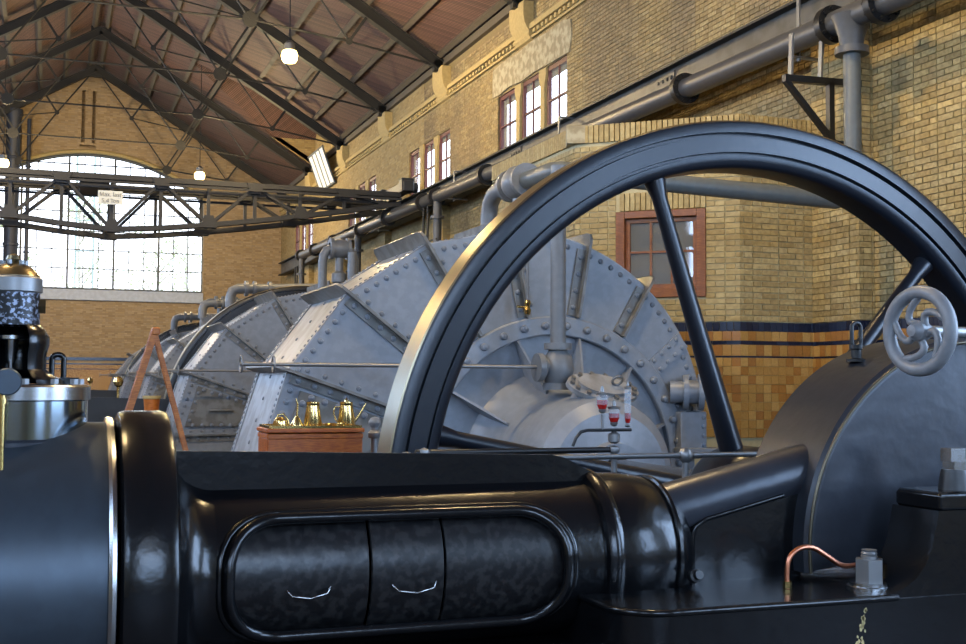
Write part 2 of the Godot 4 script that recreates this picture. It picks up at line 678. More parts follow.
# glazed tile dado with blue bands
func tile_face(par: Node3D, o: Vector3, eu: Vector3, nn: Vector3, w: float) -> void:
	var rows := [[2.204, 2.303, 0.075, 1], [2.102, 2.201, 0.098, 0], [2.060, 2.099, 0.15, 1], [1.940, 2.057, 0.098, 0], [1.921, 1.937, 0.2, 1]]
	var y := 1.921
	while y > 1.15:
		rows.append([y - 0.095, y - 0.003, 0.095, 0])
		y -= 0.095
	var meshes := {}
	for r in rows:
		var x := 0.0
		while x < w - 0.015:
			var b: float = minf(x + r[2] - 0.003, w)
			var vi := rng.randi() % (5 if r[3] == 0 else 3)
			var key := "%d_%d_%d_%d" % [r[3], vi, int(round((b - x) * 500)), int(round((r[1] - r[0]) * 500))]
			if not meshes.has(key):
				var mb := MB.new()
				mb.box(Vector3.ZERO, Vector3(round((b - x) * 500) / 500.0, round((r[1] - r[0]) * 500) / 500.0, 0.02), Basis.IDENTITY, 0.002)
				meshes[key] = mb.mesh(Vector3.ZERO, M.tiles[vi] if r[3] == 0 else M.bluetiles[vi])
			var mi := MeshInstance3D.new()
			mi.name = "tile"
			mi.mesh = meshes[key]
			par.add_child(mi, true)
			mi.transform = Transform3D(Basis(eu, Vector3.UP, eu.cross(Vector3.UP)), o + eu * (x + b) * 0.5 + Vector3.UP * ((r[0] + r[1]) * 0.5 - o.y) - nn * (0.008 - rng.randf_range(0, 0.0015)) - par.position)
			x += r[2]

# trapezium column of a wall between x0 and x1, wall face z0..z1 (or along z when ax is z)
func slab(mb: MB, a: float, b: float, lo0: float, lo1: float, hi0: float, hi1: float, z0: float, z1: float) -> void:
	mb.prism(PackedVector2Array([Vector2(a, lo0), Vector2(b, lo1), Vector2(b, hi1), Vector2(a, hi0)]), V(0, 0, z0), Vector3.RIGHT, Vector3.UP, V(0, 0, 1), z1 - z0)

func gable_y(x: float) -> float:
	return 12.75 - absf(x - 1.2) * 0.61

func arch_y(x: float) -> float:
	# segmental arch of the end windows, apex at x = 1.2
	var R := 5.9
	var d := absf(x - 1.2)
	return 9.75 - R + sqrt(maxf(0.0, R * R - d * d))

func arch_wall(called: String, label: String, z0: float, z1: float, wm: Material) -> Node3D:
	var w := struct(called, label, "wall", V(1.2, 0, z0))
	var mb := MB.new()
	var hw := 3.93
	var xs := []
	var x := LEFTX - 0.4
	while x < RX + 0.4:
		xs.append(x)
		x += 0.3
	xs.append(RX + 0.4)
	xs.append(1.2 - hw)
	xs.append(1.2 + hw)
	xs.append(1.2)
	# narrow recesses in the end gable: [x0, x1, y0, y1]
	var slots := []
	if z0 > 0.0:
		slots = [[0.78, 0.90, 10.1, 12.0], [1.14, 1.26, 10.1, 12.0], [0.725, 1.275, 9.93, 10.03]]
	for q in slots:
		xs.append(q[0])
		xs.append(q[1])
	xs.sort()
	for i in xs.size() - 1:
		var a: float = xs[i]
		var b: float = xs[i + 1]
		if b - a < 0.001:
			continue
		var mid := (a + b) * 0.5
		if absf(mid - 1.2) < hw:
			slab(mb, a, b, -0.2, -0.2, 4.82, 4.82, z0, z1)
			var la := arch_y(a)
			var lb := arch_y(b)
			var cuts := []
			for q in slots:
				if mid > q[0] and mid < q[1]:
					cuts.append(Vector2(q[2], q[3]))
			cuts.sort()
			for q in cuts:
				slab(mb, a, b, la, lb, q.x, q.x, z0, z1)
				slab(mb, a, b, q.x, q.x, q.y, q.y, z0 + 0.3, z1)
				la = q.y
				lb = q.y
			slab(mb, a, b, la, lb, gable_y(a), gable_y(b), z0, z1)
		else:
			slab(mb, a, b, -0.2, -0.2, gable_y(a), gable_y(b), z0, z1)
	part(w, "masonry", mb, wm)
	return w

func arch_window(called: String, label: String, zf: float) -> void:
	var w := struct(called, label, "window", V(1.2, 4.82, zf))
	var x := 1.2 - 3.93
	var k := 0
	for i in 16:
		x = 1.2 - 3.93 + 7.86 * i / 15.0
		var mb := MB.new()
		var heavy := i % 3 == 0
		var t := 0.07 if heavy else 0.032
		var top := arch_y(clampf(x, 1.2 - 3.9, 1.2 + 3.9))
		mb.box(V(x, (4.82 + top) * 0.5, zf), Vector3(t, top - 4.82, 0.09 if heavy else 0.045))
		part(w, "mullion", mb, M.mull)
	for yy in [5.60, 6.27, 6.95, 7.64, 8.32, 9.01]:
		var d := 5.9 * 5.9 - pow(yy - 9.75 + 5.9, 2)
		var hx := minf(3.93, sqrt(maxf(d, 0.0)))
		var mb := MB.new()
		mb.box(V(1.2, yy, zf), Vector3(hx * 2, 0.035, 0.05))
		part(w, "glazing_bar", mb, M.mull)
	var fr := MB.new()
	var pts := []
	for i in 25:
		var xx := 1.2 - 3.9 + 7.8 * i / 24.0
		pts.append(V(xx, arch_y(xx) - 0.04, zf))
	fr.tube(pts, 0.06, 6)
	fr.box(V(1.2, 4.86, zf), Vector3(7.86, 0.09, 0.1))
	part(w, "window_frame", fr, M.mull)
	var gl := MB.new()
	for i in 15:
		var a := 1.2 - 3.93 + 7.86 * i / 15.0
		var b := 1.2 - 3.93 + 7.86 * (i + 1) / 15.0
		var ya := arch_y(clampf(a, -2.7, 5.1))
		var yb := arch_y(clampf(b, -2.7, 5.1))
		gl.prism(PackedVector2Array([Vector2(a, 4.82), Vector2(b, 4.82), Vector2(b, yb), Vector2(a, ya)]), V(0, 0, zf + 0.01), Vector3.RIGHT, Vector3.UP, V(0, 0, 1), 0.006)
	part(w, "glass_pane", gl, M.glass)

const BAY_D := Vector2(6.896, 10.865)
const BAY_C := Vector2(5.519, 12.105)

func build_shell() -> void:
	# ---- floor with machine pits
	var fl := struct("floor", "brown tiled machine hall floor with pits under the machines", "floor")
	var mb := MB.new()
	var pits := [[6.2, 7.2], [9.4, 11.8], [17.0, 19.3], [20.6, 21.6], [23.9, 26.2], [31.4, 33.7], [35.0, 36.0], [38.3, 40.6]]
	mb.box(V((LEFTX - 0.4 + 0.9) * 0.5, -0.15, (BACKZ + ENDZ) * 0.5), Vector3(0.9 - LEFTX + 0.4, 0.3, ENDZ - BACKZ + 0.8))
	mb.box(V((7.3 + RX + 0.4) * 0.5, -0.15, (BACKZ + ENDZ) * 0.5), Vector3(RX + 0.4 - 7.3, 0.3, ENDZ - BACKZ + 0.8))
	var zz := BACKZ - 0.4
	for p in pits:
		mb.box(V(4.1, -0.15, (zz + p[0]) * 0.5), Vector3(6.4, 0.3, p[0] - zz))
		zz = p[1]
	mb.box(V(4.1, -0.15, (zz + ENDZ + 0.4) * 0.5), Vector3(6.4, 0.3, ENDZ + 0.4 - zz))
	part(fl, "paving", mb, M.floor)
	var pf := MB.new()
	pf.box(V(4.1, -2.75, 22.0), Vector3(7.2, 0.3, 40))
	for sx in [0.7, 7.5]:
		pf.box(V(sx, -1.45, 22.0), Vector3(0.3, 2.4, 40))
	for sz in [2.2, 41.8]:
		pf.box(V(4.1, -1.45, sz), Vector3(6.6, 2.4, 0.3))
	part(fl, "pit_lining", pf, M.concrete)

	# ---- right wall
	var wr := struct("wall_right", "yellow brick long wall with tiled dado and high windows", "wall", V(RX, 0, 22))
	var wins := [[17.88, 21.14], [24.07, 27.2], [30.3, 33.4], [38.4, 41.5]]
	var back := MB.new()
	var far := MB.new()
	# near zone has a mortar bed behind real bricks (z < 26), beyond it plain courses
	var sets := [[back, 8.0, 26.0, 8.013], [far, 26.0, ENDZ, 8.0]]
	for s in sets:
		var m: MB = s[0]
		var za: float = s[1]
		var zb: float = s[2]
		var xf: float = s[3]
		var th := 8.4 - xf
		m.box(V(xf + th * 0.5, 2.87, (za + zb) * 0.5), Vector3(th, 6.14, zb - za))
		m.box(V(xf + th * 0.5, 7.95, (za + zb) * 0.5), Vector3(th, 1.6, zb - za))
		var cur := za
		for w in wins:
			var a: float = clampf(w[0], za, zb)
			var b: float = clampf(w[1], za, zb)
			if a > cur:
				m.box(V(xf + 0.09, 6.545, (cur + a) * 0.5), Vector3(0.18, 1.21, a - cur))
			cur = maxf(cur, b)
		if zb > cur:
			m.box(V(xf + 0.09, 6.545, (cur + zb) * 0.5), Vector3(0.18, 1.21, zb - cur))
	# behind the viewer: plain courses around two tall windows
	far.box(V(8.2, 0.75, (BACKZ + 8.0) * 0.5), Vector3(0.4, 1.5, 8.0 - BACKZ))
	far.box(V(8.2, 7.525, (BACKZ + 8.0) * 0.5), Vector3(0.4, 2.45, 8.0 - BACKZ))
	for q in [[BACKZ, -4.8], [-1.6, 0.8], [4.0, 8.0]]:
		far.box(V(8.2, 3.9, (q[0] + q[1]) * 0.5), Vector3(0.4, 4.8, q[1] - q[0]))
	part(wr, "mortar_bed", back, M.mortar)
	part(wr, "far_masonry", far, M.brickfar)
	# bricks: u runs toward the far end
	brick_face(wr, V(8.0, 0, 8.3), V(0, 0, 1), Vector3.LEFT, 1.76, 2.31, 6.0, [], 300)
	brick_face(wr, V(8.0, 0, 8.3), V(0, 0, 1), Vector3.LEFT, 17.7, 6.0, 8.45, [Rect2(9.58, 5.94, 3.26, 1.21), Rect2(15.77, 5.94, 3.13, 1.21)], 0, 0.65)
	brick_face(wr, V(8.0, 0, 10.87), V(0, 0, 1), Vector3.LEFT, 15.1, 4.3, 6.0, [], 0, 0.3)
	tile_face(wr, V(8.0, 0, 8.9), V(0, 0, 1), Vector3.LEFT, 1.15)
	# plinth of the wall below the dado bands continues as plain tiles behind the machines
	# pilasters on the truss lines
	for z in [10.06, 19.3, 24.0, 28.7, 33.4, 38.1]:
		var pm := MB.new()
		var pw := 0.805
		pm.box(V(7.912, 2.72, z + pw * 0.5), Vector3(0.176, 5.44, pw - 0.024))
		part(wr, "pilaster", pm, M.mortar if z < 11 else M.brickfar)
		if z < 11:
			brick_face(wr, V(7.812, 0, z), V(0, 0, 1), Vector3.LEFT, pw, 2.31, 5.44, [], 0)
			brick_face(wr, V(7.812, 0, z), Vector3.RIGHT, V(0, 0, -1), 0.188, 2.31, 5.44, [], 0)
			tile_face(wr, V(7.812, 0, z), V(0, 0, 1), Vector3.LEFT, pw)
			tile_face(wr, V(7.812, 0, z), Vector3.RIGHT, V(0, 0, -1), 0.188)
	# bay with canted side
	for k in 1:
		var dz := 0.0
		var bm := MB.new()
		var D := BAY_D + Vector2(0, dz)
		var C := BAY_C + Vector2(0, dz)
		var E := Vector2(5.519, 14.82 + dz)
		var inset := 0.012
		var pl := PackedVector2Array([Vector2(8.1, D.y + inset), Vector2(D.x + 0.004, D.y + inset), Vector2(C.x + inset, C.y + 0.004), Vector2(E.x + inset, E.y - inset), Vector2(8.1, E.y - inset)])
		# near bay: hollow, so the window looks into a dark room
		var t := 0.25
		var cu := (C - D).normalized()
		bm.prism(PackedVector2Array([Vector2(8.0, D.y + inset), Vector2(D.x + 0.004, D.y + inset), Vector2(D.x + 0.1, D.y + t), Vector2(8.0, D.y + t)]), Vector3.ZERO, Vector3.RIGHT, V(0, 0, 1), Vector3.UP, 4.33)
		bm.prism(PackedVector2Array([Vector2(C.x + inset, C.y), E + Vector2(inset, 0), E + Vector2(t, 0), Vector2(C.x + t, C.y + 0.1)]), Vector3.ZERO, Vector3.RIGHT, V(0, 0, 1), Vector3.UP, 4.33)
		bm.prism(PackedVector2Array([E + Vector2(inset, -t), E + Vector2(inset, 0), Vector2(8.0, E.y), Vector2(8.0, E.y - t)]), Vector3.ZERO, Vector3.RIGHT, V(0, 0, 1), Vector3.UP, 4.33)
		var nc := Vector3(-sin(deg_to_rad(42)), 0, cos(deg_to_rad(42)))      # outward normal of the canted side (Godot axes)
		var e3 := V(cu.x, 0, cu.y)
		var d3 := V(D.x, 0, D.y)
		for r in [[0.0, 0.367, 0.0, 4.33], [1.372, 1.853, 0.0, 4.33], [0.367, 1.372, 0.0, 2.58], [0.367, 1.372, 3.545, 4.33]]:
			var ce: Vector3 = d3 + e3 * (r[0] + r[1]) * 0.5 + Vector3.UP * (r[2] + r[3]) * 0.5 - nc * (0.012 + 0.115)
			bm.box(ce, Vector3(r[1] - r[0], r[3] - r[2], 0.23), Basis(e3, Vector3.UP, e3.cross(Vector3.UP)))
		bm.prism(pl, V(0, 4.33, 0), Vector3.RIGHT, V(0, 0, 1), Vector3.UP, 0.02)
		part(wr, "bay", bm, M.limemortar)
		var room := MB.new()
		room.box(V(7.0, 2.0, 14.4), Vector3(1.9, 4.0, 0.04))
		room.box(V(7.7, 2.0, 13.0), Vector3(0.04, 4.0, 3.0))
		part(wr, "room_lining", room, M.plaster)
		brick_face(wr, V(D.x, 0, D.y), Vector3.RIGHT, V(0, 0, -1), 0.916, 2.31, 4.34, [], 200)
		brick_face(wr, d3, e3, nc, 1.853, 2.31, 4.34, [Rect2(0.367, 2.58, 1.005, 0.965 + 0.21)], 300)
		brick_face(wr, V(C.x, 0, C.y), V(0, 0, 1), Vector3.LEFT, 2.7, 2.31, 4.34, [], 0)
		tile_face(wr, V(D.x, 0, D.y), Vector3.RIGHT, V(0, 0, -1), 0.916)
		tile_face(wr, d3, e3, nc, 1.853)
		# soldier course over the window and along the top of the bay
		var sold := [[d3, e3, nc, 0.367, 1.372, 3.55, 0.2], [d3, e3, nc, 0.0, 1.853, 4.345, 0.21], [V(D.x, 0, D.y), Vector3.RIGHT, V(0, 0, -1), 0.0, 0.916, 4.345, 0.21], [V(C.x, 0, C.y), V(0, 0, 1), Vector3.LEFT, 0.0, 2.7, 4.345, 0.21]]
		var sm := []
		for vi in 4:
			var q := MB.new()
			q.box(Vector3.ZERO, Vector3(0.05, 0.2, 0.06), Basis.IDENTITY, 0.004)
			sm.append(q.mesh(Vector3.ZERO, M.bricks[vi]))
		for s in sold:
			var x: float = s[3]
			while x + 0.05 <= s[4] + 0.01:
				var mi := MeshInstance3D.new()
				mi.name = "soldier_brick"
				mi.mesh = sm[rng.randi() % 4]
				wr.add_child(mi, true)
				var eu: Vector3 = s[1]
				mi.transform = Transform3D(Basis(eu, Vector3.UP, eu.cross(Vector3.UP)), s[0] + eu * (x + 0.025) + Vector3.UP * (s[5] + 0.1) - s[2] * 0.01 - wr.position)
				x += 0.0605
		var cp := MB.new()
		var inn := PackedVector2Array()
		for q in pl:
			inn.append((q - Vector2(7.2, 13)) * 0.96 + Vector2(7.2, 13))
		cp.prism(inn, V(0, 4.35, 0), Vector3.RIGHT, V(0, 0, 1), Vector3.UP, 0.20)
		part(wr, "bay_top", cp, M.stone)
		# corner stone of the coping
		var cs := MB.new()
		cs.box(V(C.x + 0.12, 4.45, C.y + 0.08), Vector3(0.36, 0.215, 0.36), Basis(Vector3.UP, -0.4), 0.01)
		part(wr, "corner_stone", cs, M.cement, "pale cement block at the bay corner")
		bay_window(d3, e3, nc)
	# string course of small dentils below the eaves, cornice
	var dn := MB.new()
	var z := 12.0
	while z < 44.0:
		dn.box(V(7.975, 7.93, z), Vector3(0.06, 0.075, 0.09))
		z += 0.19
	part(wr, "dentil_course", dn, M.stone, "", true)
	var cn := MB.new()
	cn.box(V(7.96, 8.03, 28), Vector3(0.1, 0.1, 32.4), Basis.IDENTITY, 0.01)
	cn.box(V(7.975, 7.845, 28), Vector3(0.06, 0.05, 32.4), Basis.IDENTITY, 0.01)
	part(wr, "string_course", cn, M.stone)
	# corbels under the truss feet
	for tz in [19.7, 24.4, 29.1, 33.8, 38.5]:
		var cb := MB.new()
		var prof := PackedVector2Array([Vector2(0, 8.5), Vector2(-0.2, 8.5), Vector2(-0.2, 8.25), Vector2(-0.18, 8.12), Vector2(-0.13, 8.02), Vector2(-0.09, 7.95), Vector2(-0.10, 7.88), Vector2(-0.06, 7.82), Vector2(0, 7.80)])
		cb.prism(prof, V(8.0, 0, tz - 0.35), Vector3.RIGHT, Vector3.UP, V(0, 0, 1), 0.7)
		part(wr, "corbel", cb, M.stone)
	# cement repair over the first group of windows
	var ce := MB.new()
	var out := PackedVector2Array([Vector2(17.66, 7.42), Vector2(17.75, 7.15), Vector2(18.1, 7.16), Vector2(18.7, 7.17), Vector2(19.3, 7.19), Vector2(19.9, 7.16), Vector2(20.5, 7.21), Vector2(21.0, 7.17), Vector2(21.4, 7.19), Vector2(21.38, 7.72), Vector2(20.9, 7.76), Vector2(20.2, 7.73), Vector2(19.4, 7.78), Vector2(18.6, 7.74), Vector2(18.0, 7.76), Vector2(17.7, 7.7)])
	ce.prism(out, V(7.978, 0, 0), V(0, 0, 1), Vector3.UP, Vector3.RIGHT, 0.03)
	part(wr, "cement_repair", ce, M.cement, "rough pale cement patch")
	# ---- windows of the right wall, three lights each
	var num := 2
	for w in wins:
		triple_window("window_%d" % num, "three-light window with dark red frames high in the right wall" if num > 3 else ["bright three-light window under the rough cement patch", "bright three-light window above the crane rail, beyond the cement patch"][num - 2], RX, w[0], w[1], 5.94, 7.15, 1.0)
		num += 1
	for zc in [-3.2, 2.4]:
		triple_window("window_%d" % num, "tall three-light window in the right wall beside the viewer", RX, zc - 1.6, zc + 1.6, 1.5, 6.3, 1.0)
		num += 1
	# ---- left wall (outside the picture, lets the daylight in)
	var wl := struct("wall_left", "yellow brick long wall with tall windows", "wall", V(LEFTX, 0, 22))
	var lm := MB.new()
	lm.box(V(LEFTX - 0.2, 1.95, (BACKZ + ENDZ) * 0.5), Vector3(0.4, 3.9, ENDZ - BACKZ))
	lm.box(V(LEFTX - 0.2, 8.05, (BACKZ + ENDZ) * 0.5), Vector3(0.4, 1.5, ENDZ - BACKZ))
	var cur := BACKZ
	for zc in [-6.0, 1.0, 8.0, 15.0, 22.0, 29.0, 36.0]:
		lm.box(V(LEFTX - 0.2, 5.6, (cur + zc - 1.6) * 0.5), Vector3(0.4, 3.4, zc - 1.6 - cur))
		cur = zc + 1.6
	lm.box(V(LEFTX - 0.2, 5.6, (cur + ENDZ) * 0.5), Vector3(0.4, 3.4, ENDZ - cur))
	part(wl, "masonry", lm, M.brickfar)
	for zc in [-6.0, 1.0, 8.0, 15.0, 22.0, 29.0, 36.0]:
		triple_window("window_%d" % num, "tall three-light window in the left wall", LEFTX, zc - 1.6, zc + 1.6, 3.9, 7.3, -1.0)
		num += 1
	# ---- end wall and wall behind the camera
	var we := arch_wall("wall_end", "tan brick gable wall around the great arched window", ENDZ, ENDZ + 0.5, M.brickend)
	var bands := MB.new()
	bands.box(V(1.2, 2.36, ENDZ - 0.01), Vector3(13.4, 0.11, 0.03))
	part(we, "tile_band", bands, M.bluetiles[0], "dark blue glazed band")
	var bands2 := MB.new()
	bands2.box(V(1.2, 2.18, ENDZ - 0.01), Vector3(13.4, 0.05, 0.03))
	bands2.box(V(1.2, 2.0, ENDZ - 0.01), Vector3(13.4, 0.025, 0.03))
	part(we, "tile_band", bands2, M.bluetiles[1])
	var dado := MB.new()
	dado.box(V(1.2, 1.1, ENDZ - 0.005), Vector3(13.4, 2.2, 0.02))
	part(we, "tile_dado", dado, mat(Color(0.74, 0.60, 0.36), 0.35, 0.0, tint_tex(256, 0.06, 55, Color(0.72, 0.6, 0.45), Color(1, 1, 1), 0.35, 0.6, 3), 1.2), "ochre glazed tiles")
	var sl := MB.new()
	sl.box(V(1.2, 4.63, ENDZ - 0.03), Vector3(7.9, 0.38, 0.14), Basis.IDENTITY, 0.02)
	part(we, "window_sill", sl, M.sill, "pale grey sill under the great window")
	var rim := MB.new()
	var pts := []
	for i in 33:
		var xx := 1.2 - 3.93 + 7.86 * i / 32.0
		pts.append(V(xx, arch_y(xx) + 0.05, ENDZ - 0.01))
	rim.tube(pts, 0.07, 6)
	part(we, "arch_trim", rim, M.stone)
	arch_window("window_1", "great arched end window with many panes behind the crane", ENDZ + 0.25)
	arch_wall("wall_back", "brick gable wall behind the viewer", BACKZ - 0.5, BACKZ, M.brickfar)
	arch_window("window_30", "arched window in the wall behind the viewer", BACKZ - 0.3)
	# ---- dark column and pipes at the end wall
	var col := thing("column", "dark blue-grey column rising to the gable beside the arched window", "column", V(-1.45, 0, 43.5))
	mb = MB.new()
	mb.lathe([Vector2(0.34, 0), Vector2(0.34, 0.3), Vector2(0.235, 0.4), Vector2(0.235, 10.6), Vector2(0.3, 10.75), Vector2(0.3, 10.95), Vector2(0, 10.95)], V(-1.45, 0, 43.5), Vector3.UP, 20)
	part(col, "shaft", mb, M.column)
	mb = MB.new()
	for y in [3.0, 6.2, 9.2]:
		mb.lathe([Vector2(0.235, y), Vector2(0.27, y + 0.02), Vector2(0.27, y + 0.1), Vector2(0.235, y + 0.12)], V(-1.45, 0, 43.5), Vector3.UP, 20)
	part(col, "collar", mb, M.column)
	var dp := thing("wall_pipe", "thin dark vertical pipe next to the blue-grey column", "pipe", V(-0.95, 0, 43.7))
	mb = MB.new()
	mb.tube([V(-0.95, 0, 43.7), V(-0.95, 10.7, 43.7)], 0.07, 10)
	part(dp, "pipe_run", mb, M.column)
	mb = MB.new()
	for y in [2.5, 6.0, 9.0]:
		mb.lathe([Vector2(0.07, y), Vector2(0.11, y), Vector2(0.11, y + 0.06), Vector2(0.07, y + 0.06)], V(-0.95, 0, 43.7), Vector3.UP, 10)
	part(dp, "pipe_collar", mb, M.column)
	# ---- outdoors beyond the end window
	var ln := struct("lawn", "pale green ground outside the end window", "ground", V(0, -0.3, 70))
	mb = MB.new()
	mb.box(V(0, -0.45, 70), Vector3(120, 0.3, 48))
	part(ln, "turf", mb, M.lawn)
	for t in [[-2.6, 56.0, 9.0, 3], [1.1, 60.0, 10.5, 4], [4.6, 57.0, 8.0, 5], [6.4, 62.0, 9.5, 6], [-5.2, 62.0, 9.0, 8]]:
		bare_tree(t[0], t[1], t[2], t[3])
	var mast := thing("lattice_mast", "slender pale lattice mast outside the end window", "mast", V(1.15, -0.3, 52))
	mb = MB.new()
	for sx in [-0.35, 0.35]:
		mb.tube([V(1.15 + sx, -0.3, 52), V(1.15 + sx, 11, 52)], 0.05, 6)
	var y := 0.5
	while y < 10.8:
		mb.tube([V(0.8, y, 52), V(1.5, y, 52)], 0.03, 5)
		y += 1.3
	part(mast, "lattice", mb, mat(Color(0.62, 0.72, 0.72), 0.6))

func bare_tree(x: float, z: float, h: float, sd: int) -> void:
	var labels := {3: "young tree with a thin trunk seen through the left panes", 4: "tallest bare tree behind the lattice mast", 5: "low tree with spreading twigs behind the right panes", 6: "pale tree at the right edge of the end window", 8: "bare tree at the left edge of the end window"}
	var t := thing("tree", labels[sd], "tree", V(x, -0.3, z))
	var r := RandomNumberGenerator.new()
	r.seed = sd
	var mb := MB.new()
	mb.tube([V(x, -0.3, z), V(x + 0.1, h * 0.4, z), V(x - 0.05, h * 0.75, z), V(x, h, z)], [0.16, 0.12, 0.07, 0.02], 7)
	var tips := []
	for i in 18:
		var f := r.randf_range(0.2, 0.95)
		var a := r.randf() * TAU
		var p := V(x, h * f, z)
		var l := (1.1 - f) * 3.4 + 0.5
		var d := Vector3(cos(a), r.randf_range(0.3, 0.9), sin(a)).normalized()
		var q := p + d * l * 0.5 + Vector3.UP * 0.1
		var e := p + d * l + Vector3.UP * 0.4
		mb.tube([p, q, e], [0.05, 0.03, 0.01], 5)
		tips.append(q)
		tips.append(e)
		for j in 3:
			var e2 := q + Vector3(r.randf_range(-1, 1), r.randf_range(0.1, 1), r.randf_range(-1, 1)) * 0.9
			mb.tube([q, e2], [0.02, 0.006], 4)
			tips.append(e2)
	part(t, "trunk", mb, M.bark)
	var lf := MB.new()
	for p in tips:
		for j in 9:
			var c: Vector3 = p + Vector3(r.randf_range(-1, 1), r.randf_range(-1, 1), r.randf_range(-1, 1)) * 0.5
			var u := Vector3(r.randf_range(-1, 1), r.randf_range(-1, 1), r.randf_range(-1, 1)).normalized() * 0.09
			var w := u.cross(Vector3(r.randf_range(-1, 1), 1, r.randf_range(-1, 1))).normalized() * 0.06
			lf.tri(c - u, c + w, c + u, Vector3.UP, Vector3.UP, Vector3.UP)
			lf.tri(c - u, c - w, c + u, Vector3.UP, Vector3.UP, Vector3.UP)
	part(t, "foliage", lf, M.leaf, "", true)

# window with wooden frame in the canted side of the bay
func bay_window(d3: Vector3, e3: Vector3, nc: Vector3) -> void:
	var at := d3 + e3 * 0.87 + Vector3.UP * 2.58
	var w := struct("window_40", "brown wooden six-pane window in the canted brick bay", "window", at)
	var bs := Basis(e3, Vector3.UP, e3.cross(Vector3.UP))
	var s0 := 0.367
	var s1 := 1.372
	var f := MB.new()
	var P := func(s: float, y: float, o: float) -> Vector3: return d3 + e3 * s + Vector3.UP * y + nc * o
	f.box(P.call(s0 + 0.05, 3.06, -0.03), Vector3(0.1, 0.965, 0.1), bs, 0.006)
	f.box(P.call(s1 - 0.05, 3.06, -0.03), Vector3(0.1, 0.965, 0.1), bs, 0.006)
	f.box(P.call((s0 + s1) / 2, 3.505, -0.03), Vector3(0.805, 0.08, 0.1), bs, 0.006)
	f.box(P.call((s0 + s1) / 2, 2.63, -0.03), Vector3(0.805, 0.1, 0.1), bs, 0.006)
	part(w, "window_frame", f, M.frame, "outer oak-brown frame")
	var sa := MB.new()
	for sx in [s0 + 0.125, s1 - 0.125]:
		sa.box(P.call(sx, 3.07, -0.06), Vector3(0.05, 0.79, 0.05), bs, 0.004)
	for yy in [2.705, 3.44]:
		sa.box(P.call((s0 + s1) / 2, yy, -0.06), Vector3(0.71, 0.05, 0.05), bs, 0.004)
	for k in [1, 2]:
		sa.box(P.call(s0 + 0.15 + 0.705 * k / 3.0, 3.07, -0.06), Vector3(0.022, 0.70, 0.04), bs)
	sa.box(P.call((s0 + s1) / 2, 3.09, -0.06), Vector3(0.70, 0.022, 0.04), bs)
	part(w, "sash", sa, M.frame)
	for i in 3:
		for j in 2:
			var g := MB.new()
			g.box(P.call(s0 + 0.15 + 0.705 * (i + 0.5) / 3.0, 2.905 + 0.36 * j, -0.06), Vector3(0.23, 0.35, 0.006), bs)
			part(w, "pane", g, M.glass)

func triple_window(called: String, label: String, x: float, z0: float, z1: float, y0: float, y1: float, sg: float) -> void:
	var w := struct(called, label, "window", V(x, y0, (z0 + z1) * 0.5))
	var xo := x + sg * 0.07
	var L := (z1 - z0 - 0.44) / 3.0
	var fr := MB.new()
	for k in 3:
		var a := z0 + k * (L + 0.22)
		var b := a + L
		for zz in [a + 0.04, b - 0.04]:
			fr.box(V(xo, (y0 + y1) * 0.5, zz), Vector3(0.06, y1 - y0, 0.075))
		for yy in [y0 + 0.04, y1 - 0.04]:
			fr.box(V(xo, yy, (a + b) * 0.5), Vector3(0.06, 0.08, L - 0.16))
		fr.box(V(xo, (y0 + y1) * 0.5, (a + b) * 0.5), Vector3(0.03, y1 - y0 - 0.16, 0.03))
		var n := maxi(1, int(round((y1 - y0) / 0.6)) - 1)
		for j in n:
			fr.box(V(xo, lerpf(y0, y1, (j + 1.0) / (n + 1.0)), (a + b) * 0.5), Vector3(0.05, 0.03, L - 0.16))
		var g := MB.new()
		g.box(V(xo + sg * 0.03, (y0 + y1) * 0.5, (a + b) * 0.5), Vector3(0.006, y1 - y0 - 0.1, L - 0.1))
		part(w, "pane", g, M.glass)
		if k < 2:
			var pr := MB.new()
			# brick mullion with corbelled head
			var pf := PackedVector2Array([Vector2(b + 0.02, y0), Vector2(b + 0.2, y0), Vector2(b + 0.2, y1 - 0.3), Vector2(b + 0.27, y1 - 0.12), Vector2(b + 0.27, y1), Vector2(b - 0.05, y1), Vector2(b - 0.05, y1 - 0.12), Vector2(b + 0.02, y1 - 0.3)])
			pr.prism(pf, V(x - sg * 0.005, 0, 0), V(0, 0, 1), Vector3.UP, Vector3(sg, 0, 0), 0.12)
			part(w, "brick_mullion", pr, M.stone)
	part(w, "window_frame", fr, M.redframe, "dark red painted frame")

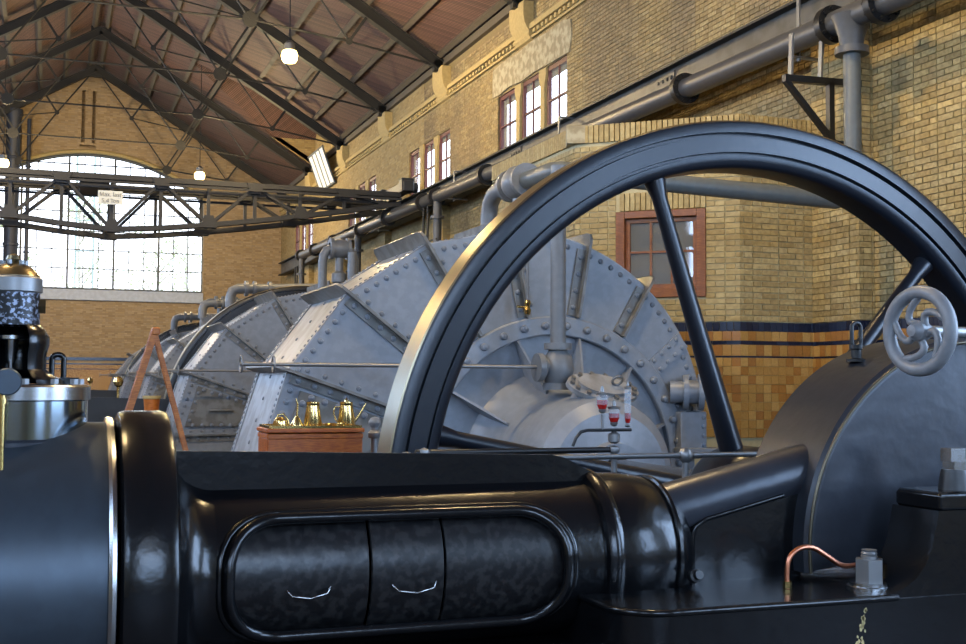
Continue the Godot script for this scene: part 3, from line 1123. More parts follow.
# ------------------------------------------------------------------ roof
func build_roof() -> void:
	var c := struct("ceiling", "red-brown boarded roof with purlins", "ceiling", V(1.2, 12.8, 16))
	var sl := Vector2(6.8, -4.15).normalized()
	var nrm := Vector2(-sl.y, sl.x)
	for side in [-1.0, 1.0]:
		var runs := [[BACKZ - 0.5, ENDZ + 0.5, 0.0, 8.6]]
		if side > 0:
			runs = [[BACKZ - 0.5, 34.4, 0.0, 8.6], [38.4, ENDZ + 0.5, 0.0, 8.6]]
		var mb := MB.new()
		for r in runs:
			var a: Vector2 = Vector2(1.2, 12.93) + Vector2(sl.x * side, sl.y) * r[2]
			var b: Vector2 = Vector2(1.2, 12.93) + Vector2(sl.x * side, sl.y) * r[3]
			var up := Vector2(0, 0.16)
			mb.prism(PackedVector2Array([a, b, b + up, a + up]), V(0, 0, r[0]), Vector3.RIGHT, Vector3.UP, V(0, 0, 1), r[1] - r[0])
		if side > 0:
			for s in [-1.0, 1.0]:
				roof_piece(mb, [Vector2(1.2, 36.4 + 2.0 * s), Vector2(1.2, 36.4), Vector2(3.7, 36.4), Vector2(6.65, 36.4 + 2.0 * s)])
		part(c, "boarding", mb, M.boards)
		for k in 9:
			var t := 0.03 + 0.945 * k / 8.0
			var p := Vector2(1.2, 12.93) + Vector2(6.8 * side, -4.15) * t
			var pu := MB.new()
			var ze := ENDZ
			if side > 0 and t > 0.55:
				ze = 34.4
			pu.box(V(p.x, p.y - 0.07, (BACKZ + ze) * 0.5), Vector3(0.11, 0.15, ze - BACKZ), Basis(Vector3(0, 0, 1), -0.548 * side))
			part(c, "purlin", pu, M.purlin)
		var ep := MB.new()
		var ex := (RX - 0.02) if side > 0 else (LEFTX + 0.02)
		ep.box(V(ex, 8.66, (BACKZ + ENDZ) * 0.5), Vector3(0.14, 0.16, ENDZ - BACKZ))
		part(c, "wall_plate", ep, M.purlin)
	# cross roof of the side dormer on the right slope
	var d := MB.new()
	for s in [-1.0, 1.0]:
		var zc := 36.4
		var A := V(3.7, 11.4, zc)
		var B := V(8.5, 11.4, zc)
		var C := V(8.5, 9.6, zc + 2.05 * s)
		var D := V(6.65, 9.6, zc + 2.05 * s)
		var nn := (B - A).cross(D - A).normalized()
		if nn.y > 0:
			nn = -nn
		d.quad(A, B, C, D, nn)
		var u := Vector3.UP * 0.12
		d.quad(A + u, B + u, C + u, D + u, -nn)
		var ck := MB.new()
		ck.prism(PackedVector2Array([Vector2(6.6, 9.62), Vector2(8.3, 9.62), Vector2(8.3, 8.55)]), V(0, 0, zc + s * 2.03 - 0.03), Vector3.RIGHT, Vector3.UP, V(0, 0, 1), 0.06)
		part(c, "dormer_cheek", ck, M.brickfar)
	part(c, "dormer_roof", d, M.boards)
	var dw := MB.new()
	dw.prism(PackedVector2Array([Vector2(34.35, 8.6), Vector2(38.45, 8.6), Vector2(38.45, 9.7), Vector2(36.4, 11.5), Vector2(34.35, 9.7)]), V(8.05, 0, 0), V(0, 0, 1), Vector3.UP, Vector3.RIGHT, 0.3)
	part(c, "dormer_gable", dw, M.brickfar)
	# tilted hopper window in the dormer
	var hw := struct("window_41", "tilted white hopper window under the dormer at the far right", "window", V(7.9, 7.6, 35.9))
	var hb := Basis(Vector3(0, 0, 1), 0.35)
	var hm := MB.new()
	for k in 5:
		hm.box(V(7.72, 8.2, 34.9 + 0.5 * k), Vector3(0.04, 1.15, 0.05), hb)
	for s in [-1.0, 1.0]:
		hm.box(V(7.72, 8.2, 35.9) + hb * Vector3(0, 0.57 * s, 0), Vector3(0.05, 0.05, 2.1), hb)
	part(hw, "window_frame", hm, M.mull)
	hm = MB.new()
	hm.box(V(7.72, 8.2, 35.9), Vector3(0.008, 1.12, 2.0), hb)
	part(hw, "pane", hm, mat(Color(0.9, 0.92, 0.95), 0.3))
	# trusses
	var tz := [19.7, 24.4, 29.1, 33.8, 38.5, 43.3]
	var names := ["roof truss above the window with the cement patch", "roof truss second from the cement patch, above the crane rail", "roof truss meeting the wall just before the crane", "roof truss beside the dormer opening", "roof truss whose peak shows below the ridge", "roof truss against the end gable"]
	var t0: Node3D = null
	for i in tz.size():
		if i == 0:
			t0 = make_truss(tz[0], "dark iron " + names[0])
		else:
			copy(t0, V(1.2, 8.5, tz[i]), "dark iron " + names[i])

func roof_piece(mb: MB, plan: Array) -> void:
	var top := []
	for q in plan:
		top.append(V(q.x, 12.93 - 0.61 * (q.x - 1.2), q.y))
	var nn := Vector3(-0.52, -0.85, 0)
	mb.quad(top[0], top[1], top[2], top[3], nn)
	var u := Vector3.UP * 0.16
	mb.quad(top[0] + u, top[1] + u, top[2] + u, top[3] + u, -nn)

func make_truss(z: float, label: String) -> Node3D:
	var t := thing("roof_truss", label, "roof truss", V(1.2, 8.5, z), "iron roof trusses")
	for s in [-1.0, 1.0]:
		var P := func(x: float, y: float) -> Vector3: return V(1.2 + (x - 1.2) * s, y, z)
		var foot: Vector3 = P.call(7.93, 8.55)
		var ridge: Vector3 = P.call(1.2, 12.6)
		var r := []
		for k in 5:
			r.append(foot.lerp(ridge, k / 4.0))
		var G: Vector3 = P.call(3.7, 9.15)
		var N1 := foot.lerp(G, 0.5) + Vector3(0, 0.06, 0)
		var N2 := G.lerp(ridge, 0.5) + Vector3(0, 0.05, 0)
		var mb := MB.new()
		var dirr := (ridge - foot).normalized()
		for o in [-0.05, 0.05]:
			mb.bar(foot + Vector3(0, 0, o), ridge + Vector3(0, 0, o), 0.04, 0.24)
		mb.bar(foot + Vector3(0, 0.11, 0), ridge + Vector3(0, 0.11, 0), 0.22, 0.03)
		mb.bar(foot - Vector3(0, 0.13, 0), ridge - Vector3(0, 0.13, 0), 0.2, 0.03)
		part(t, "rafter", mb, M.truss)
		mb = MB.new()
		mb.box(foot + Vector3(-0.02 * s, 0.02, 0), Vector3(0.4, 0.26, 0.14))
		part(t, "foot_plate", mb, M.truss)
		mb = MB.new()
		mb.tube([foot, N1, G], 0.026, 6)
		part(t, "tie_rod", mb, M.truss)
		mb = MB.new()
		mb.tube([G, N2, ridge], 0.026, 6)
		part(t, "tie_rod", mb, M.truss)
		for q in [[r[1], N1], [r[3], N2]]:
			mb = MB.new()
			mb.bar(q[0], q[1], 0.06, 0.06)
			part(t, "strut", mb, M.truss)
		for q in [[N1, r[2]], [N2, r[2]]]:
			mb = MB.new()
			mb.tube([q[0], q[1]], 0.02, 6)
			part(t, "tie_rod", mb, M.truss)
		mb = MB.new()
		for o in [-0.08, 0.08]:
			mb.bar(r[2] + dirr * o, G + dirr * o, 0.05, 0.05)
		part(t, "main_strut", mb, M.truss)
		mb = MB.new()
		var pl := arc(0, 0, 0.17, 0, 360, 8)
		mb.prism(pl, G + Vector3(0, 0, 0.02), Vector3.RIGHT, Vector3.UP, Vector3(0, 0, -1), 0.04)
		part(t, "gusset_plate", mb, M.truss)
		for q in [N1, N2]:
			mb = MB.new()
			mb.prism(arc(0, 0, 0.08, 0, 360, 8), q + Vector3(0, 0, 0.02), Vector3.RIGHT, Vector3.UP, Vector3(0, 0, -1), 0.04)
			part(t, "gusset_plate", mb, M.truss)
	var mb2 := MB.new()
	mb2.tube([V(-1.3, 9.15, z), V(3.7, 9.15, z)], 0.024, 6)
	part(t, "cross_tie", mb2, M.truss)
	mb2 = MB.new()
	mb2.box(V(1.2, 12.5, z), Vector3(0.6, 0.42, 0.12))
	part(t, "ridge_plate", mb2, M.truss)
	return t

# ------------------------------------------------------------------ overhead crane
func build_crane() -> void:
	var rail := thing("crane_rail", "grey riveted crane rail beam running along the brick wall", "beam", V(7.75, 5.6, 22))
	var mb := MB.new()
	mb.box(V(7.75, 5.66, 21.3), Vector3(0.03, 0.42, 42.6))
	part(rail, "web", mb, M.beam)
	mb = MB.new()
	mb.box(V(7.75, 5.875, 21.3), Vector3(0.26, 0.03, 42.6))
	mb.box(V(7.75, 5.45, 21.3), Vector3(0.26, 0.03, 42.6))
	part(rail, "flange", mb, M.truss, "dark upper and lower flange")
	mb = MB.new()
	mb.box(V(7.75, 5.91, 21.3), Vector3(0.06, 0.05, 42.6), Basis.IDENTITY, 0.01)
	part(rail, "rail_head", mb, M.truss)
	for z in [14.0, 19.5, 24.5, 33.8, 38.5]:
		mb = MB.new()
		mb.box(V(7.73, 5.66, z), Vector3(0.02, 0.34, 0.5))
		part(rail, "splice_plate", mb, M.beam)
	mb = MB.new()
	for z in [14.0, 19.5, 24.5]:
		for i in 4:
			for j in 2:
				mb.rivet(V(7.72, 5.58 + 0.16 * j, z - 0.18 + 0.12 * i), Vector3.LEFT, 0.028)
	part(rail, "rivets", mb, M.truss, "", true)
	var cr := thing("overhead_crane", "black lattice overhead crane spanning the hall in front of the arched window", "crane", V(1.1, 5.0, 26.6))
	for gz in [25.9, 27.3]:
		var near: bool = gz < 26
		var bot := func(x: float) -> float:
			var d := absf(x - 1.1) / 6.3
			return 4.80 + 0.90 * pow(d, 1.35)
		# chords
		for part_y in [0, 1]:
			mb = MB.new()
			for o in [-0.09, 0.09]:
				if part_y == 0:
					mb.bar(V(-5.2, 5.90, gz + o), V(7.4, 5.90, gz + o), 0.05, 0.11)
				else:
					var x := -5.2
					while x < 7.39:
						mb.bar(V(x, bot.call(x), gz + o), V(x + 1.05, bot.call(x + 1.05), gz + o), 0.05, 0.10)
						x += 1.05
			part(cr, "top_chord" if part_y == 0 else "bottom_chord", mb, M.crane)
		# second thin chord lines of the walkway
		mb = MB.new()
		mb.bar(V(-5.2, 5.70, gz), V(7.4, 5.70, gz), 0.03, 0.05)
		mb.bar(V(-5.2, 5.78, gz - 0.2), V(7.4, 5.78, gz - 0.2), 0.03, 0.05)
		part(cr, "walkway_rail", mb, M.crane)
		var k := -3
		for i in range(-3, 3):
			# W lattice: bottom joints at even metres, top joints at odd metres from the middle
			var xb := 1.1 + 2.0 * i
			for d in [[xb, xb + 1.0], [xb + 2.0, xb + 1.0]]:
				var xa: float = d[0]
				if xa < -5.2 or xa > 7.4:
					continue
				mb = MB.new()
				for o in [-0.1, 0.1]:
					mb.bar(V(xa, bot.call(xa), gz + o), V(d[1], 5.87, gz + o), 0.035, 0.055)
				part(cr, "diagonal", mb, M.crane)
			for xv in [xb, xb + 1.0]:
				mb = MB.new()
				mb.bar(V(xv, bot.call(xv), gz), V(xv, 5.87, gz), 0.05, 0.07, Vector3.RIGHT)
				part(cr, "post", mb, M.crane)
			mb = MB.new()
			mb.prism(PackedVector2Array([Vector2(-0.2, 0.0), Vector2(0.2, 0.0), Vector2(0.1, -0.24), Vector2(-0.1, -0.24)]), V(xb + 1.0, 5.95, gz - 0.14), Vector3.RIGHT, Vector3.UP, V(0, 0, 1), 0.28)
			part(cr, "gusset_plate", mb, M.crane)
			mb = MB.new()
			var yb: float = bot.call(xb)
			mb.prism(PackedVector2Array([Vector2(-0.18, -0.06), Vector2(0.18, -0.06), Vector2(0.09, 0.2), Vector2(-0.09, 0.2)]), V(xb, yb, gz - 0.14), Vector3.RIGHT, Vector3.UP, V(0, 0, 1), 0.28)
			part(cr, "gusset_plate", mb, M.crane)
	# cross bracing between the two girders
	for i in 13:
		var x := -5.1 + i * 1.04
		mb = MB.new()
		mb.bar(V(x, 5.90, 25.9), V(x, 5.90, 27.3), 0.05, 0.05)
		part(cr, "cross_bar", mb, M.crane)
	for sx in [-5.3, 7.5]:
		mb = MB.new()
		mb.box(V(sx, 6.07, 26.6), Vector3(0.24, 0.24, 2.2), Basis.IDENTITY, 0.02)
		for zz in [25.7, 27.5]:
			mb.box(V(sx, 6.1, zz), Vector3(0.3, 0.32, 0.3), Basis.IDENTITY, 0.02)
			mb.lathe([Vector2(0, -0.05), Vector2(0.12, -0.05), Vector2(0.12, 0.05), Vector2(0, 0.05)], V(sx + 0.2 * signf(sx), 6.06, zz), Vector3.RIGHT, 20)
		part(cr, "end_carriage", mb, M.crane)
	# trolley below the walkway in the middle
	mb = MB.new()
	mb.box(V(0.75, 5.80, 26.6), Vector3(0.6, 0.2, 1.3), Basis.IDENTITY, 0.02)
	part(cr, "trolley", mb, M.crane)
	# load sign
	mb = MB.new()
	mb.box(V(1.06, 5.44, 25.68), Vector3(0.50, 0.29, 0.02), Basis.IDENTITY, 0.004)
	var sg := part(cr, "load_sign", mb, M.sign, "pale grey load plate with two lines of lettering")
	for l in [["Max. last", 0.06], ["5,4 Ton", -0.07]]:
		var tm := TextMesh.new()
		tm.text = l[0]
		var sf := SystemFont.new()
		sf.font_names = PackedStringArray(["Droid Sans"])
		tm.font = sf
		tm.font_size = 16
		tm.pixel_size = 0.0068
		tm.depth = 0.006
		tm.material = M.letter
		var ti := MeshInstance3D.new()
		ti.name = "lettering"
		ti.mesh = tm
		sg.add_child(ti, true)
		ti.position = V(1.06, 5.44 + l[1], 25.665) - cr.position

# ------------------------------------------------------------------ pipes on the right wall
func py(z: float) -> float:
	return 5.279 + 0.0118 * (z - 9.636)

func flange(mb: MB, at: Vector3, ax: Vector3, r: float, t := 0.05) -> void:
	mb.lathe([Vector2(0, -t), Vector2(r, -t), Vector2(r, t), Vector2(0, t)], at, ax, 20)

func build_wall_pipes() -> void:
	var p := thing("steam_main", "long dark steam main with black flanges along the wall below the crane rail", "pipe", V(7.35, 5.4, 22))
	var mb := MB.new()
	mb.tube([V(7.35, py(2.0), 2.0), V(7.35, py(37.0), 37.0)], 0.125, 20)
	part(p, "pipe_run", mb, M.mainpipe)
	for z in [9.1, 9.86, 12.82, 19.96, 22.94, 23.84, 26.7, 29.28, 32.38, 34.92, 37.0]:
		mb = MB.new()
		flange(mb, V(7.35, py(z) , z), V(0, 0, 1), 0.195, 0.045)
		var fl := part(p, "pipe_flange", mb, M.blackdull)
		if z < 14:
			mb = MB.new()
			for i in 10:
				var a := TAU * i / 10.0
				mb.hexnut(V(7.35 + 0.165 * cos(a), py(z) + 0.165 * sin(a), z - 0.075), V(0, 0, 1), 0.018, 0.15)
			part(fl, "bolts", mb, M.blackdull, "", true)
	# rising steel straps that carry the main from the beam
	for z in [10.6, 17.0, 22.2, 28.0, 33.6]:
		mb = MB.new()
		mb.bar(V(7.47, py(z) - 0.18, z), V(7.47, 5.85, z), 0.05, 0.02, Vector3.RIGHT)
		mb.bar(V(7.47, 5.85, z), V(7.75, 5.85, z), 0.05, 0.02)
		mb.bar(V(7.35, py(z) - 0.14, z), V(7.75, py(z) - 0.14, z), 0.06, 0.02)
		part(p, "hanger_strap", mb, M.dullsteel)
	# near tee and drop to the pump's priming line
	var d := thing("drop_pipe", "grey pipe dropping from the steam main and turning level behind the flywheel", "pipe", V(7.35, 3.5, 9.5))
	mb = MB.new()
	mb.lathe([Vector2(0.2, 0.0), Vector2(0.13, 0.2), Vector2(0.105, 0.34)], V(7.35, 5.28, 9.55), Vector3.DOWN, 20)
	mb.tube([V(7.35, 5.25, 9.55), V(7.35, 4.94, 9.55)], 0.11, 20)
	part(d, "tee_branch", mb, M.mainpipe)
	mb = MB.new()
	flange(mb, V(7.35, 4.93, 9.55), Vector3.UP, 0.165, 0.035)
	part(d, "pipe_flange", mb, M.mainpipe)
	mb = MB.new()
	var bend := [V(7.35, 4.92, 9.55), V(7.35, 3.66, 9.55), V(7.32, 3.54, 9.54), V(7.24, 3.46, 9.53), V(7.12, 3.43, 9.52), V(4.42, 3.50, 9.5), V(4.32, 3.52, 9.53), V(4.24, 3.54, 9.61), V(4.21, 3.55, 9.72), V(4.2, 3.56, 10.3)]
	mb.tube(bend, 0.085, 16)
	part(d, "pipe_run", mb, M.droppipe)
	mb = MB.new()
	flange(mb, V(4.2, 3.57, 10.33), V(0, 0, 1), 0.16, 0.03)
	flange(mb, V(4.2, 3.57, 10.72), V(0, 0, 1), 0.16, 0.03)
	mb.lathe([Vector2(0.09, 0), Vector2(0.15, 0.08), Vector2(0.17, 0.18), Vector2(0.15, 0.28), Vector2(0.09, 0.36)], V(4.2, 3.57, 10.34), V(0, 0, 1), 20)
	var vb := part(d, "valve_body", mb, M.pipe)
	mb = MB.new()
	mb.tube([V(4.2, 3.57, 10.52), V(4.2, 3.22, 10.52)], 0.06, 12)
	mb.hexnut(V(4.2, 3.26, 10.52), Vector3.UP, 0.1, 0.06)
	part(vb, "bonnet", mb, M.dullsteel)
	mb = MB.new()
	mb.tube([V(4.2, 3.57, 10.72), V(4.2, 3.58, 11.05), V(4.2, 3.55, 11.2), V(4.2, 3.48, 11.3), V(4.2, 3.36, 11.35), V(4.2, 2.85, 11.35)], 0.085, 16)
	part(d, "pipe_bend", mb, M.pipe)
	# triangular wall bracket under the main
	var b := thing("wall_bracket", "black triangular iron bracket below the steam main", "bracket", V(7.4, 4.5, 10.1))
	mb = MB.new()
	mb.bar(V(6.9, 4.74, 10.05), V(7.83, 4.76, 10.05), 0.07, 0.07)
	part(b, "arm", mb, M.blackdull)
	mb = MB.new()
	mb.bar(V(6.92, 4.72, 10.05), V(7.5, 4.12, 10.05), 0.06, 0.05)
	mb.bar(V(7.5, 4.12, 10.05), V(7.83, 4.12, 10.05), 0.06, 0.05)
	part(b, "brace", mb, M.blackdull)
	mb = MB.new()
	mb.bar(V(7.46, 4.74, 10.05), V(7.46, 4.14, 10.05), 0.07, 0.06, Vector3.RIGHT)
	part(b, "post", mb, M.blackdull)
	for x in [6.98, 7.34]:
		mb = MB.new()
		mb.bar(V(x, 4.76, 10.05), V(x, 5.2, 10.02), 0.06, 0.025, Vector3.RIGHT)
		part(b, "saddle_strap", mb, M.dullsteel)
	# further drop pipes with spindle valves
	var far_z := [22.9, 29.6, 36.9]
	var fl2 := ["grey drop pipe with valve spindle beside the brick pier nearest the flywheel", "grey drop pipe below the steam main beside the second pump", "grey drop pipe at the far end of the steam main"]
	for i in 3:
		var z: float = far_z[i]
		var q := thing("drop_pipe", fl2[i], "pipe", V(7.35, 2.5, z))
		mb = MB.new()
		mb.tube([V(7.35, py(z), z), V(7.35, 0.3, z)], 0.09, 12)
		part(q, "pipe_run", mb, M.mainpipe)
		mb = MB.new()
		for y in [5.0, 4.0, 2.4]:
			flange(mb, V(7.35, y, z), Vector3.UP, 0.15, 0.03)
		part(q, "pipe_flange", mb, M.mainpipe)
		mb = MB.new()
		for o in [0.5, 0.8]:
			mb.tube([V(7.3, 5.3, z + o), V(7.3, 0.3, z + o)], 0.025, 8)
		for y in [4.55, 4.05, 3.3]:
			mb.tube([V(7.3, y, z - 0.1), V(7.3, y, z + 1.0)], 0.02, 6)
		part(q, "valve_spindle", mb, M.truss)

# ------------------------------------------------------------------ near steam engine
func stadium(x0: float, x1: float, hs: float, r: float) -> PackedVector2Array:
	return rounded(x0, -hs, x1, hs, r, 8)

func build_engine() -> void:
	var ez := 4.9
	var o := V(0, SHY, ez)
	var e := thing("steam_engine", "glossy black horizontal steam engine with steel-clad cylinder in the foreground", "steam engine", V(2, 0, ez))
	var mb := MB.new()
	mb.lathe([Vector2(0, -1.7), Vector2(0.57, -1.7), Vector2(0.6, -1.66), Vector2(0.6, 0.205)], o, Vector3.RIGHT, 120)
	part(e, "cylinder_cladding", mb, M.iron, "blue-grey sheet steel cladding")
	mb = MB.new()
	mb.lathe([Vector2(0.595, 0.195), Vector2(0.617, 0.2), Vector2(0.622, 0.212), Vector2(0.617, 0.226), Vector2(0.595, 0.23)], o, Vector3.RIGHT, 120)
	part(e, "cladding_strip", mb, M.steel, "bright steel edge strip")
	mb = MB.new()
	mb.lathe([Vector2(0.58, 0.237), Vector2(0.615, 0.240), Vector2(0.637, 0.250), Vector2(0.645, 0.272), Vector2(0.645, 0.41), Vector2(0.637, 0.432), Vector2(0.615, 0.442), Vector2(0.56, 0.446), Vector2(0.50, 0.450), Vector2(0.452, 0.459), Vector2(0.412, 0.477), Vector2(0.382, 0.503), Vector2(0.360, 0.54), Vector2(0.349, 0.575), Vector2(0.3455, 0.6), Vector2(0.345, 0.604)], o, Vector3.RIGHT, 120)
	part(e, "cylinder_flange", mb, M.black)
	# trunk frame with opening
	var R := 0.345
	var x0 := 0.602
	var x1 := 2.26
	var hole := stadium(0.645, 2.05, 0.245, 0.21)
	var surf := func(u: float, w: float) -> Vector3:
		var a := deg_to_rad(-180.0 + 360.0 * w)
		return V(lerpf(x0, x1, u), SHY + R * sin(a), ez - R * cos(a))
	var skip := func(u: float, w: float) -> bool:
		var a := deg_to_rad(-180.0 + 360.0 * w)
		return Geometry2D.is_point_in_polygon(Vector2(lerpf(x0, x1, u), a * R), hole)
	mb = MB.new()
	mb.grid(surf, 90, 120, skip)
	part(e, "trunk_frame", mb, M.black)
	mb = MB.new()
	var lip := []
	for q in hole:
		var a: float = q.y / R
		lip.append(V(q.x, SHY + (R + 0.006) * sin(a), ez - (R + 0.006) * cos(a)))
	mb.tube(lip, 0.024, 10, false, true)
	part(e, "opening_lip", mb, M.black)
	mb = MB.new()
	var lip2 := []
	var hole2 := stadium(0.61, 2.085, 0.28, 0.235)
	for q in hole2:
		var a: float = q.y / R
		lip2.append(V(q.x, SHY + (R - 0.006) * sin(a), ez - (R - 0.006) * cos(a)))
	mb.tube(lip2, 0.016, 8, false, true)
	part(e, "opening_bead", mb, M.black)
	# curved removable covers inside the opening
	for sg in [[0.62, 1.205, -0.01], [1.211, 1.515, 0.0], [1.521, 2.07, -0.004]]:
		mb = MB.new()
		var rc: float = 0.318 + sg[2]
		mb.lathe([Vector2(rc - 0.01, sg[0]), Vector2(rc, sg[0] + 0.004), Vector2(rc, sg[1] - 0.004), Vector2(rc - 0.01, sg[1])], o, Vector3.RIGHT, 40, deg_to_rad(-62), deg_to_rad(62), V(0, 0, -1))
		var cv := part(e, "guard_cover", mb, M.worn, "scuffed black sheet cover")
		if sg[1] < 1.6:
			var xc: float = lerpf(sg[0], sg[1], 0.58)
			var w := 0.085 if sg[1] < 1.3 else 0.09
			mb = MB.new()
			mb.tube([V(xc - w, 0.835, ez - rc + 0.005), V(xc - w * 0.8, 0.815, ez - rc - 0.025), V(xc, 0.805, ez - rc - 0.033), V(xc + w * 0.8, 0.82, ez - rc - 0.025), V(xc + w, 0.84, ez - rc + 0.005)], 0.0055, 8)
			part(cv, "handle", mb, M.steel, "thin bright wire handle")
	# splash plate on top
	mb = MB.new()
	mb.prism(PackedVector2Array([Vector2(0.45, 1.12), Vector2(2.42, 1.12), Vector2(2.42, 1.175), Vector2(2.14, 1.315), Vector2(2.08, 1.328), Vector2(0.45, 1.368)]), V(0, 0, 4.80), Vector3.RIGHT, Vector3.UP, V(0, 0, 1), 0.03)
	part(e, "splash_plate", mb, M.black, "flat black plate")
	# collar
	mb = MB.new()
	mb.lathe([Vector2(0.34, 2.23), Vector2(0.372, 2.235), Vector2(0.382, 2.255), Vector2(0.382, 2.285), Vector2(0.372, 2.305), Vector2(0.352, 2.315)], o, Vector3.RIGHT, 80)
	part(e, "collar_ring", mb, M.black)
	mb = MB.new()
	mb.lathe([Vector2(0.35, 2.30), Vector2(0.358, 2.36), Vector2(0.355, 2.44), Vector2(0.345, 2.52), Vector2(0.325, 2.6), Vector2(0.29, 2.67), Vector2(0.2, 2.74), Vector2(0, 2.76)], o, Vector3.RIGHT, 80)
	part(e, "neck", mb, M.black)
	mb = MB.new()
	mb.lathe([Vector2(0.332, 2.585), Vector2(0.342, 2.59), Vector2(0.342, 2.605), Vector2(0.328, 2.61)], o, Vector3.RIGHT, 80)
	part(e, "collar_ring", mb, M.black)
	# arm from the neck to the crank case
	mb = MB.new()
	mb.tube([V(2.5, 1.028, 4.80), V(2.744, 1.084, 4.80), V(3.338, 1.221, 4.80), V(3.42, 1.24, 4.80)], 0.125, 28)
	part(e, "frame_arm", mb, M.guard)
	mb = MB.new()
	mb.prism(PackedVector2Array([Vector2(2.5, 0.74), Vector2(2.5, 1.06), Vector2(2.7, 1.08), Vector2(3.30, 1.21), Vector2(3.30, 0.74)]), V(0, 0, 4.70), Vector3.RIGHT, Vector3.UP, V(0, 0, 1), 0.1)
	part(e, "frame_web", mb, M.black)
	mb = MB.new()
	mb.tube([V(2.72, 0.745, 4.69), V(2.72, 0.96, 4.69), V(2.735, 1.0, 4.69), V(2.79, 1.035, 4.69), V(3.2, 1.13, 4.69)], 0.012, 8)
	part(e, "web_moulding", mb, M.black)
	# crank case guard
	var cc := V(SHX, SHY, 0)
	mb = MB.new()
	mb.lathe([Vector2(0.955, 4.60), Vector2(0.985, 4.602), Vector2(1.0, 4.617), Vector2(1.0, 5.13), Vector2(0.98, 5.15), Vector2(0, 5.15)], cc, V(0, 0, 1), 120, -PI - 0.1, 0.1, Vector3.RIGHT)
	part(e, "crank_guard", mb, M.guard, "curved dark steel hood")
	mb = MB.new()
	mb.lathe([Vector2(0, 4.625), Vector2(0.958, 4.625)], cc, V(0, 0, 1), 120, -PI - 0.1, 0.1, Vector3.RIGHT)
	part(e, "guard_face", mb, M.guard, "blue-black front plate of the hood")
	mb = MB.new()
	var edge := []
	for i in 81:
		var a := deg_to_rad(-6 + 192.0 * i / 80.0)
		edge.append(V(SHX + 0.975 * cos(a), SHY + 0.975 * sin(a), 4.602))
	mb.tube(edge, 0.009, 8)
	part(e, "guard_edge", mb, M.edge, "worn brassy edge")
	# lifting eye on the hood
	mb = MB.new()
	var ae := deg_to_rad(118.5)
	var up3 := Vector3(cos(ae), sin(ae), 0)
	var eb := V(SHX + 1.0 * cos(ae), SHY + 1.0 * sin(ae), 4.9)
	mb.lathe([Vector2(0.05, 0), Vector2(0.05, 0.012), Vector2(0.025, 0.02), Vector2(0.025, 0.06), Vector2(0.035, 0.065), Vector2(0.035, 0.085), Vector2(0, 0.085)], eb, Vector3.UP, 16)
	var ring := []
	for q in rounded(-0.027, 0.0, 0.027, 0.125, 0.026, 6):
		ring.append(eb + Vector3(q.x, 0.07 + q.y, 0))
	mb.tube(ring, 0.0105, 8, false, true)
	part(e, "lifting_eye", mb, M.blackdull, "dark steel eye bolt")
	# bed with rounded shelf
	mb = MB.new()
	var bp := arc(2.32, 4.35, 0.2, 180, 270, 8)
	bp.append_array(PackedVector2Array([Vector2(6.3, 4.15), Vector2(6.3, 5.75), Vector2(2.12, 5.75)]))
	mb.prism(bp, V(0, 0.0, 0), Vector3.RIGHT, V(0, 0, 1), Vector3.UP, 0.735)
	var bp2 := PackedVector2Array()
	for q in bp:
		bp2.append(Vector2(q.x + (0.012 if q.x < 3 else 0.0), q.y + (0.012 if q.y < 5 else 0.0)))
	mb.prism(bp2, V(0, 0.735, 0), Vector3.RIGHT, V(0, 0, 1), Vector3.UP, 0.02)
	part(e, "bed_plate", mb, M.black)
	mb = MB.new()
	var lp := []
	for q in arc(2.32, 4.35, 0.2, 180, 270, 8):
		lp.append(V(q.x, 0.742, q.y))
	lp.push_front(V(2.12, 0.742, 4.6))
	lp.append(V(3.4, 0.742, 4.15))
	mb.tube(lp, 0.0145, 10)
	part(e, "shelf_edge", mb, M.black)
	mb = MB.new()
	mb.box(V(1.25, 0.27, 4.9), Vector3(1.8, 0.54, 0.5), Basis.IDENTITY, 0.03)
	mb.box(V(-0.7, 0.2, 4.9), Vector3(1.4, 0.4, 0.7), Basis.IDENTITY, 0.03)
	part(e, "foot", mb, M.black)
	# main bearing pedestal
	mb = MB.new()
	mb.prism(PackedVector2Array([Vector2(3.3, 0.74), Vector2(3.36, 0.757), Vector2(3.43, 0.775), Vector2(3.50, 0.815), Vector2(3.55, 0.87), Vector2(3.585, 0.94), Vector2(3.61, 1.03), Vector2(3.625, 1.10), Vector2(5.0, 1.10), Vector2(5.0, 0.74)]), V(0, 0, 4.15), Vector3.RIGHT, Vector3.UP, V(0, 0, 1), 0.30)
	part(e, "bearing_pedestal", mb, M.black)
	mb = MB.new()
	mb.box(V(4.36, 1.135, 4.30), Vector3(1.46, 0.085, 0.30), Basis.IDENTITY, 0.02)
	mb.box(V(4.75, 1.2, 4.335), Vector3(0.9, 0.1, 0.33), Basis.IDENTITY, 0.03)
	part(e, "bearing_cap", mb, M.black)
	mb = MB.new()
	mb.lathe([Vector2(0.075, 1.17), Vector2(0.062, 1.25), Vector2(0.058, 1.268), Vector2(0, 1.268)], V(3.83, 0, 4.28), Vector3.UP, 24)
	part(e, "bolt_boss", mb, M.blackdull)
	mb = MB.new()
	mb.hexnut(V(3.83, 1.268, 4.28), Vector3.UP, 0.058, 0.035, 0.3)
	mb.hexnut(V(3.83, 1.303, 4.28), Vector3.UP, 0.062, 0.06, 0.1)
	part(e, "hex_nut", mb, M.steel, "bright steel nut")
	# holding-down nut on the shelf
	mb = MB.new()
	mb.lathe([Vector2(0.1, 0.755), Vector2(0.1, 0.766), Vector2(0.085, 0.77), Vector2(0.085, 0.782), Vector2(0, 0.782)], V(3.39, 0, 4.32), Vector3.UP, 28)
